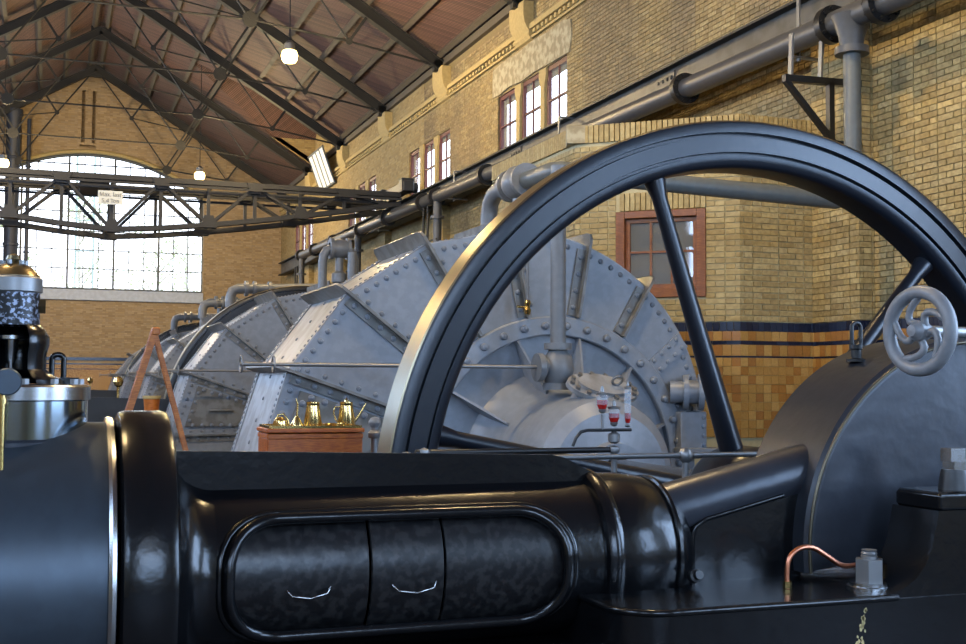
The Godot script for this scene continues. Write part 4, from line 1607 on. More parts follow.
	var wsh := part(e, "washer", mb, M.steel)
	mb = MB.new()
	mb.hexnut(V(3.39, 0.782, 4.32), Vector3.UP, 0.064, 0.1, 0.35)
	part(wsh, "hex_nut", mb, M.dullsteel, "bright steel nut on the shelf")
	mb = MB.new()
	mb.lathe([Vector2(0.036, 0.88), Vector2(0.036, 0.895), Vector2(0.03, 0.9), Vector2(0.036, 0.905), Vector2(0.03, 0.915), Vector2(0.034, 0.922), Vector2(0, 0.926)], V(3.39, 0, 4.32), Vector3.UP, 16)
	part(wsh, "bolt_end", mb, M.dullsteel)
	# copper oil pipe
	mb = MB.new()
	var cpts := []
	var ctl := [V(3.035, 0.755, 4.42), V(3.035, 0.83, 4.42), V(3.05, 0.89, 4.42), V(3.10, 0.925, 4.42), V(3.17, 0.925, 4.42), V(3.24, 0.885, 4.41), V(3.31, 0.845, 4.40), V(3.40, 0.845, 4.40), V(3.52, 0.86, 4.42)]
	for i in ctl.size() - 1:
		var pa: Vector3 = ctl[maxi(i - 1, 0)]
		var pb: Vector3 = ctl[i]
		var pc: Vector3 = ctl[i + 1]
		var pd: Vector3 = ctl[mini(i + 2, ctl.size() - 1)]
		for k in 4:
			cpts.append(pb.cubic_interpolate(pc, pa, pd, k / 4.0))
	cpts.append(ctl[ctl.size() - 1])
	mb.tube(cpts, 0.0115, 10)
	var cpp := part(e, "oil_pipe", mb, M.copper, "bent copper pipe")
	mb = MB.new()
	mb.hexnut(V(3.035, 0.757, 4.42), Vector3.UP, 0.02, 0.03)
	part(cpp, "union_nut", mb, M.brass, "small brass nut")
	mb = MB.new()
	mb.hexnut(V(3.48, 0.856, 4.415), Vector3.RIGHT, 0.018, 0.04)
	part(cpp, "union_nut", mb, M.brass)
	# drain cock at the neck
	mb = MB.new()
	mb.lathe([Vector2(0.03, 0), Vector2(0.03, 0.03), Vector2(0.02, 0.035), Vector2(0.02, 0.06), Vector2(0, 0.06)], V(2.66, 0.80, 4.58), V(0, 0.3, -1), 12)
	part(e, "drain_plug", mb, M.blackdull)

	# chipped paint and rust below the nut
	mb = MB.new()
	var cr := RandomNumberGenerator.new()
	cr.seed = 9
	for k in 26:
		var yy := 0.70 - 0.17 * cr.randf()
		var xx := 3.235 - (0.70 - yy) * 0.22 + cr.randf_range(-0.018, 0.018)
		var rr := cr.randf_range(0.004, 0.011)
		var pg := PackedVector2Array()
		for q in 6:
			pg.append(Vector2(xx, yy) + Vector2(cos(TAU * q / 6.0), sin(TAU * q / 6.0) * 1.5) * rr * cr.randf_range(0.5, 1.2))
		mb.prism(pg, V(0, 0, 4.1495), Vector3.RIGHT, Vector3.UP, V(0, 0, 1), 0.001)
	part(e, "paint_chips", mb, M.stone, "flaked pale paint under the nut", true)
	# valve chest on the cylinder
	var vx := -0.15
	var vo := V(vx, 0, ez)
	mb = MB.new()
	mb.lathe([Vector2(0.30, 1.25), Vector2(0.30, 1.415), Vector2(0.287, 1.425)], vo, Vector3.UP, 64)
	part(e, "chest_saddle", mb, M.guard)
	mb = MB.new()
	mb.lathe([Vector2(0.285, 1.30), Vector2(0.285, 1.575)], vo, Vector3.UP, 64)
	part(e, "chest_band", mb, M.steelband, "polished blue-grey steel drum")
	mb = MB.new()
	mb.lathe([Vector2(0.285, 1.565), Vector2(0.294, 1.57), Vector2(0.294, 1.618), Vector2(0.286, 1.626), Vector2(0.26, 1.628), Vector2(0, 1.63)], vo, Vector3.UP, 64)
	part(e, "chest_cover", mb, M.steel, "bright steel rim and lid")
	mb = MB.new()
	for i in 14:
		var a := TAU * i / 14.0
		mb.hexnut(V(vx + 0.255 * cos(a), 1.629, ez + 0.255 * sin(a)), Vector3.UP, 0.016, 0.02)
	part(e, "lid_bolts", mb, M.dullsteel, "", true)
	mb = MB.new()
	mb.lathe([Vector2(0.20, 1.63), Vector2(0.195, 1.645), Vector2(0.155, 1.66), Vector2(0.128, 1.685), Vector2(0.128, 1.74), Vector2(0.138, 1.78), Vector2(0.138, 1.81), Vector2(0.12, 1.84), Vector2(0.097, 1.86), Vector2(0, 1.862)], vo, Vector3.UP, 40, deg_to_rad(48), deg_to_rad(330), V(-0.35, 0, -1))
	part(e, "valve_yoke", mb, M.black, "glossy black open yoke")
	mb = MB.new()
	mb.lathe([Vector2(0.012, 1.66), Vector2(0.012, 1.71), Vector2(0.02, 1.73), Vector2(0.026, 1.80), Vector2(0.06, 1.802), Vector2(0.06, 1.815), Vector2(0, 1.816)], vo, Vector3.UP, 20)
	part(e, "valve_spindle", mb, M.steel, "bright spindle in the yoke")
	mb = MB.new()
	mb.lathe([Vector2(0.1, 1.855), Vector2(0.1, 1.99)], vo, Vector3.UP, 40)
	part(e, "dashpot", mb, M.chipped, "black barrel with chipped paint")
	mb = MB.new()
	mb.lathe([Vector2(0.1, 2.03), Vector2(0.1, 2.045), Vector2(0.08, 2.07), Vector2(0.055, 2.088), Vector2(0.03, 2.093), Vector2(0.022, 2.1), Vector2(0.028, 2.11), Vector2(0.024, 2.125), Vector2(0, 2.135)], vo, Vector3.UP, 40)
	part(e, "dashpot_dome", mb, M.bronze, "bronze dome")
	mb = MB.new()
	mb.lathe([Vector2(0.1, 1.98), Vector2(0.108, 1.985), Vector2(0.108, 2.035), Vector2(0.1, 2.043)], vo, Vector3.UP, 40)
	part(e, "dashpot_band", mb, M.dullsteel, "grey steel band")
	mb = MB.new()
	for i in 6:
		var a := TAU * i / 6.0 + 0.2
		mb.hexnut(V(vx + 0.045 * cos(a), 2.09, ez + 0.045 * sin(a)), Vector3.UP, 0.011, 0.016)
	part(e, "dome_bolts", mb, M.dullsteel, "", true)
	mb = MB.new()
	mb.hexnut(V(vx + 0.09, 1.93, ez - 0.01), Vector3.RIGHT, 0.03, 0.03)
	part(e, "plug", mb, M.bronze)
	mb = MB.new()
	mb.lathe([Vector2(0, -0.012), Vector2(0.044, -0.012), Vector2(0.048, -0.006), Vector2(0.048, 0.006), Vector2(0.02, 0.02), Vector2(0.015, 0.15), Vector2(0, 0.15)], V(-0.146, 1.638, 4.42), V(0, 0, 1), 32)
	part(e, "end_disc", mb, M.iron, "round satin steel disc")
	mb = MB.new()
	mb.tube([V(-0.162, 1.60, 4.46), V(-0.162, 1.33, 4.46)], 0.011, 10)
	mb.lathe([Vector2(0.016, 0), Vector2(0.016, 0.02), Vector2(0, 0.02)], V(-0.162, 1.56, 4.46), Vector3.UP, 12)
	part(e, "brass_rod", mb, M.brass, "thin brass rod")
	# black link rod beside the yoke
	mb = MB.new()
	var lk := []
	for q in rounded(-0.022, 1.64, 0.022, 1.745, 0.02, 6):
		lk.append(V(0.02 + q.x, q.y, 4.95))
	mb.tube(lk, 0.011, 8, false, true)
	mb.bar(V(0.03, 1.64, 4.95), V(0.1, 1.64, 4.95), 0.04, 0.03)
	part(e, "link", mb, M.black)

	# handwheel with its spindle
	var hw := thing("handwheel", "grey painted handwheel with curved spokes above the crank guard", "handwheel", V(3.66, 1.888, 4.3))
	var hc := V(3.66, 1.888, 4.3)
	var bs := Basis(Vector3.UP, 0.12)
	mb = MB.new()
	var rim := []
	for i in 40:
		var a := TAU * i / 40.0
		rim.append(hc + bs * Vector3(0, 0.175 * sin(a), 0.175 * cos(a)))
	mb.tube(rim, 0.031, 14, false, true)
	part(hw, "rim", mb, M.handwheel)
	for k in 5:
		mb = MB.new()
		var sp := []
		for i in 9:
			var f := i / 8.0
			var a := TAU * k / 5.0 + 0.3 + 1.25 * sin(f * PI) * (1.0 - f) * 1.3
			var r := lerpf(0.02, 0.165, f)
			sp.append(hc + bs * Vector3(0.012 - 0.012 * f, r * sin(a), r * cos(a)))
		mb.tube(sp, 0.0165, 10)
		part(hw, "spoke", mb, M.handwheel)
	mb = MB.new()
	mb.lathe([Vector2(0, -0.055), Vector2(0.026, -0.052), Vector2(0.03, -0.04), Vector2(0.036, -0.03), Vector2(0.045, -0.02), Vector2(0.045, 0.03), Vector2(0.03, 0.04), Vector2(0.03, 0.06), Vector2(0, 0.06)], hc, bs * Vector3.RIGHT, 20)
	part(hw, "hub", mb, M.handwheel)
	mb = MB.new()
	mb.tube([hc + bs * Vector3(0.03, 0, 0), hc + bs * Vector3(1.3, 0, 0)], 0.026, 14)
	part(hw, "spindle", mb, M.dullsteel)
	mb = MB.new()
	var pe := hc + bs * Vector3(1.3, 0, 0)
	mb.lathe([Vector2(0.09, 1.17), Vector2(0.06, 1.25), Vector2(0.06, 1.84), Vector2(0.09, 1.86), Vector2(0.09, 1.93), Vector2(0, 1.96)], Vector3(pe.x, 0, pe.z), Vector3.UP, 20)
	part(hw, "support_column", mb, M.pipe)

# ------------------------------------------------------------------ flywheels
func build_flywheels() -> void:
	var zf := 6.5
	var w := thing("flywheel", "huge black flywheel with bright brassy tread rising behind the near engine", "flywheel", V(SHX, SHY, zf), "flywheels on the pump shafts")
	var o := V(SHX, SHY, zf)
	var ax := V(0, 0, 1)
	var mb := MB.new()
	mb.lathe([Vector2(2.462, 0.02), Vector2(2.462, 0.285), Vector2(2.45, 0.3), Vector2(2.2, 0.3), Vector2(2.165, 0.275), Vector2(2.165, 0.075), Vector2(2.17, 0.055), Vector2(2.188, 0.035), Vector2(2.215, 0.022), Vector2(2.240, 0.018), Vector2(2.243, 0.05), Vector2(2.259, 0.05), Vector2(2.262, 0.010), Vector2(2.362, 0.010), Vector2(2.366, 0.05), Vector2(2.384, 0.05), Vector2(2.388, 0.0), Vector2(2.44, 0.0), Vector2(2.456, 0.006), Vector2(2.462, 0.02)], o, ax, 200)
	part(w, "rim", mb, M.wheel)
	mb = MB.new()
	mb.lathe([Vector2(2.458, 0.012), Vector2(2.468, 0.02), Vector2(2.471, 0.15), Vector2(2.468, 0.28), Vector2(2.458, 0.29)], o, ax, 200)
	part(w, "tread", mb, M.tread, "bright worn steel tread")
	for k in 6:
		var a := deg_to_rad(108.0 + 60.0 * k)
		var d := Vector3(cos(a), sin(a), 0)
		mb = MB.new()
		mb.tube([o + ax * 0.15 + d * 0.3, o + ax * 0.15 + d * 1.2, o + ax * 0.15 + d * 2.05, o + ax * 0.15 + d * 2.18], [0.08, 0.06, 0.05, 0.075], 14)
		part(w, "spoke", mb, M.wheel)
	mb = MB.new()
	mb.lathe([Vector2(0.16, -0.1), Vector2(0.3, -0.1), Vector2(0.34, -0.06), Vector2(0.36, 0.0), Vector2(0.36, 0.3), Vector2(0.34, 0.36), Vector2(0.3, 0.4), Vector2(0.16, 0.4)], o, ax, 40)
	part(w, "hub", mb, M.wheel)
	mb = MB.new()
	mb.tube([o - ax * 1.34, o + ax * 2.1], 0.155, 28)
	part(w, "shaft", mb, M.steel, "bright steel crankshaft")
	copy(w, V(SHX, SHY, 20.9), "black flywheel rim rising behind the second grey pump")
	copy(w, V(SHX, SHY, 35.3), "black flywheel rim farthest away, before the last pump")

# ------------------------------------------------------------------ centrifugal pumps
func vol(a: float) -> float:
	return 1.48 + 0.0066 * a

func build_pumps() -> void:
	var zf := 9.8
	var depth := 1.55
	var p := thing("centrifugal_pump", "large grey riveted pump casing right behind the near flywheel", "pump", V(SHX, 0, zf), "riveted centrifugal pumps")
	var o := V(SHX, 0.9, zf)
	var fx := Vector3.RIGHT
	var fy := Vector3.UP
	var ax := V(0, 0, 1)
	var ribs := [2.0, 21.0, 41.0, 60.0, 80.5, 101.0, 122.0, 142.0, 161.0, 181.0, 201.0]
	var pol := func(r: float, a: float, h: float) -> Vector3: return o + fx * r * cos(deg_to_rad(a)) + fy * r * sin(deg_to_rad(a)) + ax * h
	var mb: MB
	var riv := MB.new()
	var rriv := MB.new()
	for i in ribs.size() - 1:
		var a0: float = ribs[i]
		var a1: float = ribs[i + 1]
		var curved := a0 < 95.0
		var outer := []        # outer edge points (angle, radius)
		var n := 6 if curved else 1
		for k in n + 1:
			var a := lerpf(a0, a1, float(k) / n)
			outer.append(Vector2(a, vol(a)))
		var poly := arc(0, 0, 1.28, a0 + 0.3, a1 - 0.3, 6)
		for k in range(outer.size() - 1, -1, -1):
			var q: Vector2 = outer[k]
			poly.append(Vector2(q.y * cos(deg_to_rad(q.x)), q.y * sin(deg_to_rad(q.x))))
		mb = MB.new()
		mb.prism(poly, o, fx, fy, ax, 0.02)
		part(p, "side_plate", mb, M.pump)
		# rim plate
		mb = MB.new()
		for k in outer.size() - 1:
			var q0: Vector2 = outer[k]
			var q1: Vector2 = outer[k + 1]
			var A: Vector3 = pol.call(q0.y, q0.x, 0.0)
			var B: Vector3 = pol.call(q1.y, q1.x, 0.0)
			var nn := (B - A).cross(ax).normalized()
			if nn.dot(A - o) < 0:
				nn = -nn
			mb.quad(A, B, B + ax * depth, A + ax * depth, nn)
			var t := (B - A).normalized()
			# angle strips on both rims of the plate
			for hh in [0.0, depth - 0.11]:
				mb.quad(A + nn * 0.012 + ax * hh, B + nn * 0.012 + ax * hh, B + nn * 0.012 + ax * (hh + 0.11), A + nn * 0.012 + ax * (hh + 0.11), nn)
				mb.quad(A + ax * (hh + 0.11), B + ax * (hh + 0.11), B + nn * 0.012 + ax * (hh + 0.11), A + nn * 0.012 + ax * (hh + 0.11), ax)
				mb.quad(A + ax * hh, B + ax * hh, B + nn * 0.012 + ax * hh, A + nn * 0.012 + ax * hh, -ax)
			var len := A.distance_to(B)
			var cnt := maxi(1, int(len / 0.092))
			for j in cnt:
				var f := (j + 0.5) / cnt
				var c := A.lerp(B, f)
				var inw: Vector3 = -nn
				riv.rivet(c + inw * 0.06, -ax, 0.0265)
				var c2 := A.lerp(B, (j + 1.0) / cnt)
				for cc in [c, c2]:
					rriv.rivet(cc + nn * 0.012 + ax * 0.055, nn, 0.017)
					rriv.rivet(cc + nn * 0.012 + ax * (depth - 0.055), nn, 0.017)
				if j % 2 == 0:
					rriv.rivet(c + ax * depth * 0.5, nn, 0.02)
		part(p, "rim_plate", mb, M.pumprim)
		# rivets beside the ribs
		for sgn in [[a0, 1.0], [a1, -1.0]]:
			var aa: float = sgn[0]
			var tang: Vector3 = Vector3(-sin(deg_to_rad(aa)), cos(deg_to_rad(aa)), 0) * sgn[1] * 0.055
			var r := 1.46
			while r < vol(aa) - 0.12:
				if aa > 95 and sgn[1] < 0:
					riv.rivet(pol.call(r, aa, 0.0) + tang, -ax, 0.024)
				r += 0.155
	part(p, "face_rivets", riv, M.rivet, "", true)
	part(p, "rim_rivets", rriv, M.rivet, "", true)
	for a in ribs:
		if a == 21.0 or a == 41.0:
			# flat seam strip
			mb = MB.new()
			var s0: Vector3 = pol.call(1.34, a, -0.008)
			var s1: Vector3 = pol.call(vol(a), a, -0.008)
			mb.bar(s0, s1, 0.02, 0.16, ax.cross(s1 - s0))
			for k in 4:
				for s in [-1.0, 1.0]:
					mb.rivet(s0.lerp(s1, (k + 0.5) / 4.0) - ax * 0.01 + Vector3(-sin(deg_to_rad(a)), cos(deg_to_rad(a)), 0) * 0.05 * s, -ax, 0.024)
			part(p, "seam_strip", mb, M.pump)
			continue
		var R := vol(a)
		var er := Vector3(cos(deg_to_rad(a)), sin(deg_to_rad(a)), 0)
		var et := Vector3(-er.y, er.x, 0)
		mb = MB.new()
		# polygon in (radius, depth)
		var pl := PackedVector2Array([Vector2(1.35, -0.085), Vector2(1.35, 0.0), Vector2(R - 0.002, 0.0), Vector2(R - 0.002, depth), Vector2(R + 0.10, depth), Vector2(R + 0.135, depth - 0.05)])
		pl.append_array(PackedVector2Array([Vector2(R + 0.135, 0.02), Vector2(R + 0.122, -0.04), Vector2(R + 0.085, -0.075), Vector2(R + 0.03, -0.085)]))
		mb.prism(pl, o - et * 0.012, er, ax, et, 0.024)
		# flat flange of the rib on the casing face
		var f0: Vector3 = pol.call(1.36, a, -0.012)
		var f1: Vector3 = pol.call(R - 0.03, a, -0.012)
		mb.bar(f0 + et * 0.05, f1 + et * 0.05, 0.02, 0.09, et)
		var rib := part(p, "rib", mb, M.pumprib)
		mb = MB.new()
		var rc := maxi(1, int(f0.distance_to(f1) / 0.14))
		for k in rc:
			mb.rivet(f0.lerp(f1, (k + 0.5) / rc) + et * 0.055 - ax * 0.01, -ax, 0.026)
		part(rib, "rivets", mb, M.rivet, "", true)
	# inner bolted ring
	mb = MB.new()
	mb.lathe([Vector2(1.17, 0.05), Vector2(1.17, -0.04), Vector2(1.18, -0.05), Vector2(1.33, -0.05), Vector2(1.34, -0.04), Vector2(1.34, 0.0)], o, ax, 120)
	var ring := part(p, "bolt_ring", mb, M.pump)
	mb = MB.new()
	for k in 38:
		var a := 360.0 * k / 38.0
		var c: Vector3 = pol.call(1.255, a, -0.05)
		mb.lathe([Vector2(0.036, 0), Vector2(0.036, 0.03), Vector2(0.026, 0.045), Vector2(0, 0.05)], c, -ax, 8)
	part(ring, "bolts", mb, M.rivet, "", true)
	# suction bell in the middle
	mb = MB.new()
	mb.lathe([Vector2(0.15, -1.30), Vector2(0.26, -1.30), Vector2(0.27, -1.2), Vector2(0.5, -1.17), Vector2(0.6, -1.08), Vector2(0.64, -0.92), Vector2(0.65, -0.55), Vector2(0.675, -0.34), Vector2(0.735, -0.14), Vector2(0.84, 0.03), Vector2(0.98, 0.12), Vector2(1.2, 0.15)], o, ax, 100)
	part(p, "suction_bell", mb, M.pump)
	for a in [18.0, 49.0, 78.0, 108.0, 146.0, 168.0, 192.0]:
		var er := Vector3(cos(deg_to_rad(a)), sin(deg_to_rad(a)), 0)
		var et := Vector3(-er.y, er.x, 0)
		mb = MB.new()
		mb.prism(PackedVector2Array([Vector2(0.67, -0.34), Vector2(0.70, -0.345), Vector2(1.17, -0.045), Vector2(1.17, 0.13), Vector2(0.98, 0.11), Vector2(0.84, 0.02), Vector2(0.73, -0.15)]), o - et * 0.01, er, ax, et, 0.02)
		part(p, "gusset", mb, M.pump)
	# lower body and back
	mb = MB.new()
	var lowp := PackedVector2Array()
	for k in range(0, 11):
		var a: float = lerpf(201.0, 2.0, k / 10.0)
		lowp.append(Vector2(vol(a) * 0.985 * cos(deg_to_rad(a)), vol(a) * 0.985 * sin(deg_to_rad(a))))
	lowp.append_array(PackedVector2Array([Vector2(1.55, -3.3), Vector2(-2.75, -3.3)]))
	mb.prism(lowp, o + ax * 0.03, fx, fy, ax, depth - 0.06)
	part(p, "casing_body", mb, M.pump)
	# foot flange low on the discharge side
	mb = MB.new()
	mb.bar(pol.call(2.72, 183.0, -0.06), pol.call(2.72, 183.0, depth + 0.05), 0.3, 0.05)
	part(p, "discharge_flange", mb, M.pumprim)
	# inspection hatch between the last ribs
	mb = MB.new()
	var hp := PackedVector2Array()
	for q in [[1.60, 165.0], [2.40, 164.0], [2.48, 178.0], [1.60, 177.0]]:
		hp.append(Vector2(q[0] * cos(deg_to_rad(q[1])), q[0] * sin(deg_to_rad(q[1]))))
	mb.prism(hp, o - ax * 0.05, fx, fy, ax, 0.05)
	var hatch := part(p, "inspection_hatch", mb, M.pumprib, "bolted trapezium hatch")
	mb = MB.new()
	for k in 4:
		var q0: Vector2 = hp[k]
		var q1: Vector2 = hp[(k + 1) % 4]
		var cn := int(q0.distance_to(q1) / 0.13)
		for j in cn:
			var q := q0.lerp(q1, (j + 0.5) / cn)
			var ctr := (hp[0] + hp[2]) * 0.5
			q = q.lerp(ctr, 0.1)
			mb.rivet(o + fx * q.x + fy * q.y - ax * 0.05, -ax, 0.03)
	part(hatch, "bolts", mb, M.rivet, "", true)
	mb = MB.new()
	var hc: Vector3 = pol.call(2.0, 171.0, -0.03)
	mb.tube([hc + Vector3(-0.16, 0, 0), hc + Vector3(-0.16, 0, 0) - ax * 0.07, hc + Vector3(0.16, 0.0, 0) - ax * 0.07, hc + Vector3(0.16, 0, 0)], 0.014, 8)
	part(hatch, "handle", mb, M.dullsteel)
	# valve, gauge pipe and control rod in front of the face
	mb = MB.new()
	mb.tube([V(4.04, 3.5, 9.2), V(4.04, 1.98, 9.2)], 0.066, 18)
	part(p, "riser_pipe", mb, M.pipe, "vertical grey pipe")
	mb = MB.new()
	flange(mb, V(4.04, 1.95, 9.2), Vector3.UP, 0.12, 0.028)
	mb.lathe([Vector2(0.07, 1.93), Vector2(0.12, 1.86), Vector2(0.14, 1.76), Vector2(0.12, 1.66), Vector2(0.08, 1.6)], V(4.04, 0, 9.2), Vector3.UP, 24)
	flange(mb, V(4.04, 1.61, 9.2), Vector3.UP, 0.13, 0.028)
	mb.lathe([Vector2(0.0, 0.2), Vector2(0.12, 0.2), Vector2(0.12, 0.15), Vector2(0.08, 0.12), Vector2(0.1, 0.0)], V(4.04, 1.77, 9.2), Vector3.LEFT, 20)
	part(p, "angle_valve", mb, M.pipe, "round grey valve body")
	mb = MB.new()
	mb.tube([V(3.84, 1.772, 9.2), V(1.36, 1.772, 9.2)], 0.016, 8)
	var rod := part(p, "control_rod", mb, M.dullsteel, "long thin level rod")
	for hx in [1.62, 1.37]:
		mb = MB.new()
		var rp := []
		for i in 24:
			var a := TAU * i / 24.0
			rp.append(V(hx, 1.772 + 0.065 * sin(a), 9.2 + 0.065 * cos(a)))
		mb.tube(rp, 0.007, 8, false, true)
		for i in 4:
			var a := TAU * i / 4.0
			mb.tube([V(hx, 1.772, 9.2), V(hx, 1.772 + 0.065 * sin(a), 9.2 + 0.065 * cos(a))], 0.005, 6)
		part(rod, "handwheel", mb, M.dullsteel)
	mb = MB.new()
	mb.tube([V(1.5, 1.772, 9.2), V(1.5, 1.772, 9.78)], 0.012, 6)
	mb.tube([V(2.4, 1.772, 9.2), V(2.4, 1.772, 9.78)], 0.012, 6)
	part(rod, "rod_bracket", mb, M.dullsteel)
	# tilted oval cover on the bell
	mb = MB.new()
	var hn := (Vector3.UP * 0.75 - ax * 0.62 + Vector3.RIGHT * 0.12).normalized()
	var hx3 := Vector3.RIGHT
	hx3 = (hx3 - hn * hx3.dot(hn)).normalized()
	var hz3 := hx3.cross(hn)
	var oval := PackedVector2Array()
	for i in 28:
		oval.append(Vector2(0.34 * cos(TAU * i / 28.0), 0.17 * sin(TAU * i / 28.0)))
	var hce := V(4.33, 1.58, 8.95)
	mb.prism(oval, hce, hx3, hz3, hn, 0.04)
	var oval2 := PackedVector2Array()
	for q in oval:
		oval2.append(q * 0.72)
	mb.prism(oval2, hce, hx3, hz3, hn, 0.07)
	mb.prism(oval2, hce - hn * 0.3, hx3, hz3, hn, 0.3)
	var oc := part(p, "hand_hole_cover", mb, M.pumprim, "tilted oval cover with bolts")
	mb = MB.new()
	for i in 14:
		mb.hexnut(hce + hx3 * 0.3 * cos(TAU * i / 14.0) + hz3 * 0.145 * sin(TAU * i / 14.0) + hn * 0.04, hn, 0.022, 0.025)
	part(oc, "bolts", mb, M.dullsteel, "", true)
	mb = MB.new()
	var ey := []
	for i in 16:
		ey.append(hce + hn * 0.12 + hx3 * (0.1 + 0.045 * cos(TAU * i / 16.0)) + hn * 0.045 * sin(TAU * i / 16.0))
	mb.tube(ey, 0.011, 8, false, true)
	part(oc, "lifting_ring", mb, M.dullsteel)
	# flanged branch and foot on the right
	mb = MB.new()
	var bo := V(5.52, 1.56, 9.68)
	mb.lathe([Vector2(0.1, -0.12), Vector2(0.1, 0.0), Vector2(0.16, 0.0), Vector2(0.16, 0.05), Vector2(0.11, 0.05), Vector2(0.11, 0.14), Vector2(0.17, 0.14), Vector2(0.17, 0.19), Vector2(0.07, 0.19), Vector2(0.06, 0.22), Vector2(0, 0.22)], bo, (Vector3.RIGHT - ax * 0.5).normalized(), 24)
	part(p, "branch_flange", mb, M.pump)
	mb = MB.new()
	mb.box(V(5.62, 1.2, 9.72), Vector3(0.28, 0.36, 0.14), Basis.IDENTITY, 0.012)
	mb.box(V(5.66, 1.02, 9.70), Vector3(0.4, 0.05, 0.3), Basis.IDENTITY, 0.01)
	for j in 4:
		mb.rivet(V(5.72, 1.07 + 0.085 * j, 9.65), -ax, 0.022)
	part(p, "bracket_foot", mb, M.pump)
	# small brass cock with its pipe
	mb = MB.new()
	mb.tube([V(3.93, 2.75, 9.62), V(3.93, 2.36, 9.62)], 0.014, 8)
	part(p, "sample_pipe", mb, M.pipe)
	mb = MB.new()
	mb.lathe([Vector2(0, 0), Vector2(0.025, 0.0), Vector2(0.034, 0.04), Vector2(0.02, 0.07), Vector2(0.03, 0.1), Vector2(0.02, 0.13), Vector2(0, 0.13)], V(3.93, 2.24, 9.62), Vector3.UP, 14)
	mb.tube([V(3.93, 2.3, 9.62), V(3.83, 2.31, 9.62)], 0.012, 8)
	part(p, "drain_cock", mb, M.brass, "little brass cock")
	# priming pipe loop over the top (the near pump has its own long one)
	copy(p, V(SHX, 0, 17.2), "grey riveted pump casing seen left of the near pump, before a black flywheel rim")
	copy(p, V(SHX, 0, 24.1), "grey pump casing showing its rim beyond the second flywheel")
	copy(p, V(SHX, 0, 31.6), "grey pump casing behind the wooden stepladder, before the last flywheel")
	copy(p, V(SHX, 0, 38.5), "grey pump casing nearest the end wall")
	var lb := ["bent grey priming pipe on the pump beyond the near one", "short grey priming pipe over the third pump rim", "grey priming pipe over the fourth pump", "grey priming pipe over the pump nearest the end wall"]
	for i in 4:
		if i == 0:
			var z := 17.2
			var q := thing("priming_pipe", lb[0], "pipe", V(3.6, 3.0, z))
			mb = MB.new()
			mb.tube([V(4.15, 2.6, z - 0.3), V(4.15, 3.42, z - 0.3), V(4.12, 3.52, z - 0.3), V(4.03, 3.58, z - 0.3), V(3.82, 3.58, z - 0.3), V(3.73, 3.55, z - 0.3), V(3.68, 3.46, z - 0.3), V(3.67, 3.36, z - 0.3), V(3.67, 2.6, z - 0.3)], 0.065, 12)
			part(q, "pipe_run", mb, M.pipe)
			mb = MB.new()
			mb.lathe([Vector2(0.09, -0.15), Vector2(0.16, -0.15), Vector2(0.16, -0.1), Vector2(0.13, -0.1), Vector2(0.15, 0), Vector2(0.13, 0.1), Vector2(0.16, 0.1), Vector2(0.16, 0.15), Vector2(0.09, 0.15)], V(3.92, 3.58, z - 0.3), Vector3.RIGHT, 16)
			var vb := part(q, "valve_body", mb, M.pipe)
			mb = MB.new()
			mb.tube([V(3.92, 3.5, z - 0.3), V(3.92, 2.9, z - 0.3)], 0.06, 10)
			mb.lathe([Vector2(0.06, -0.1), Vector2(0.11, -0.06), Vector2(0.11, 0.06), Vector2(0.06, 0.1)], V(3.92, 3.15, z - 0.3), Vector3.UP, 14)
			part(vb, "bonnet", mb, M.pipe)
		else:
			var z: float = [0.0, 23.0, 27.5, 34.2][i]
			var q := thing("priming_pipe", lb[i], "pipe", V(3.6, 3.4, z))
			mb = MB.new()
			mb.tube([V(3.2, 3.05, z), V(3.2, 3.25, z), V(3.24, 3.36, z), V(3.34, 3.41, z), V(7.2, 3.55, z)], 0.095, 12)
			part(q, "pipe_run", mb, M.pipe)
			for fx2 in [3.5, 3.66, 3.95]:
				mb = MB.new()
				flange(mb, V(fx2, 3.42, z), Vector3.RIGHT, 0.15, 0.03)
				part(q, "pipe_flange", mb, M.pipe)
			mb = MB.new()
			mb.tube([V(3.2, 3.06, z), V(3.2, 2.2, z)], 0.06, 10)
			part(q, "riser", mb, M.pipe)

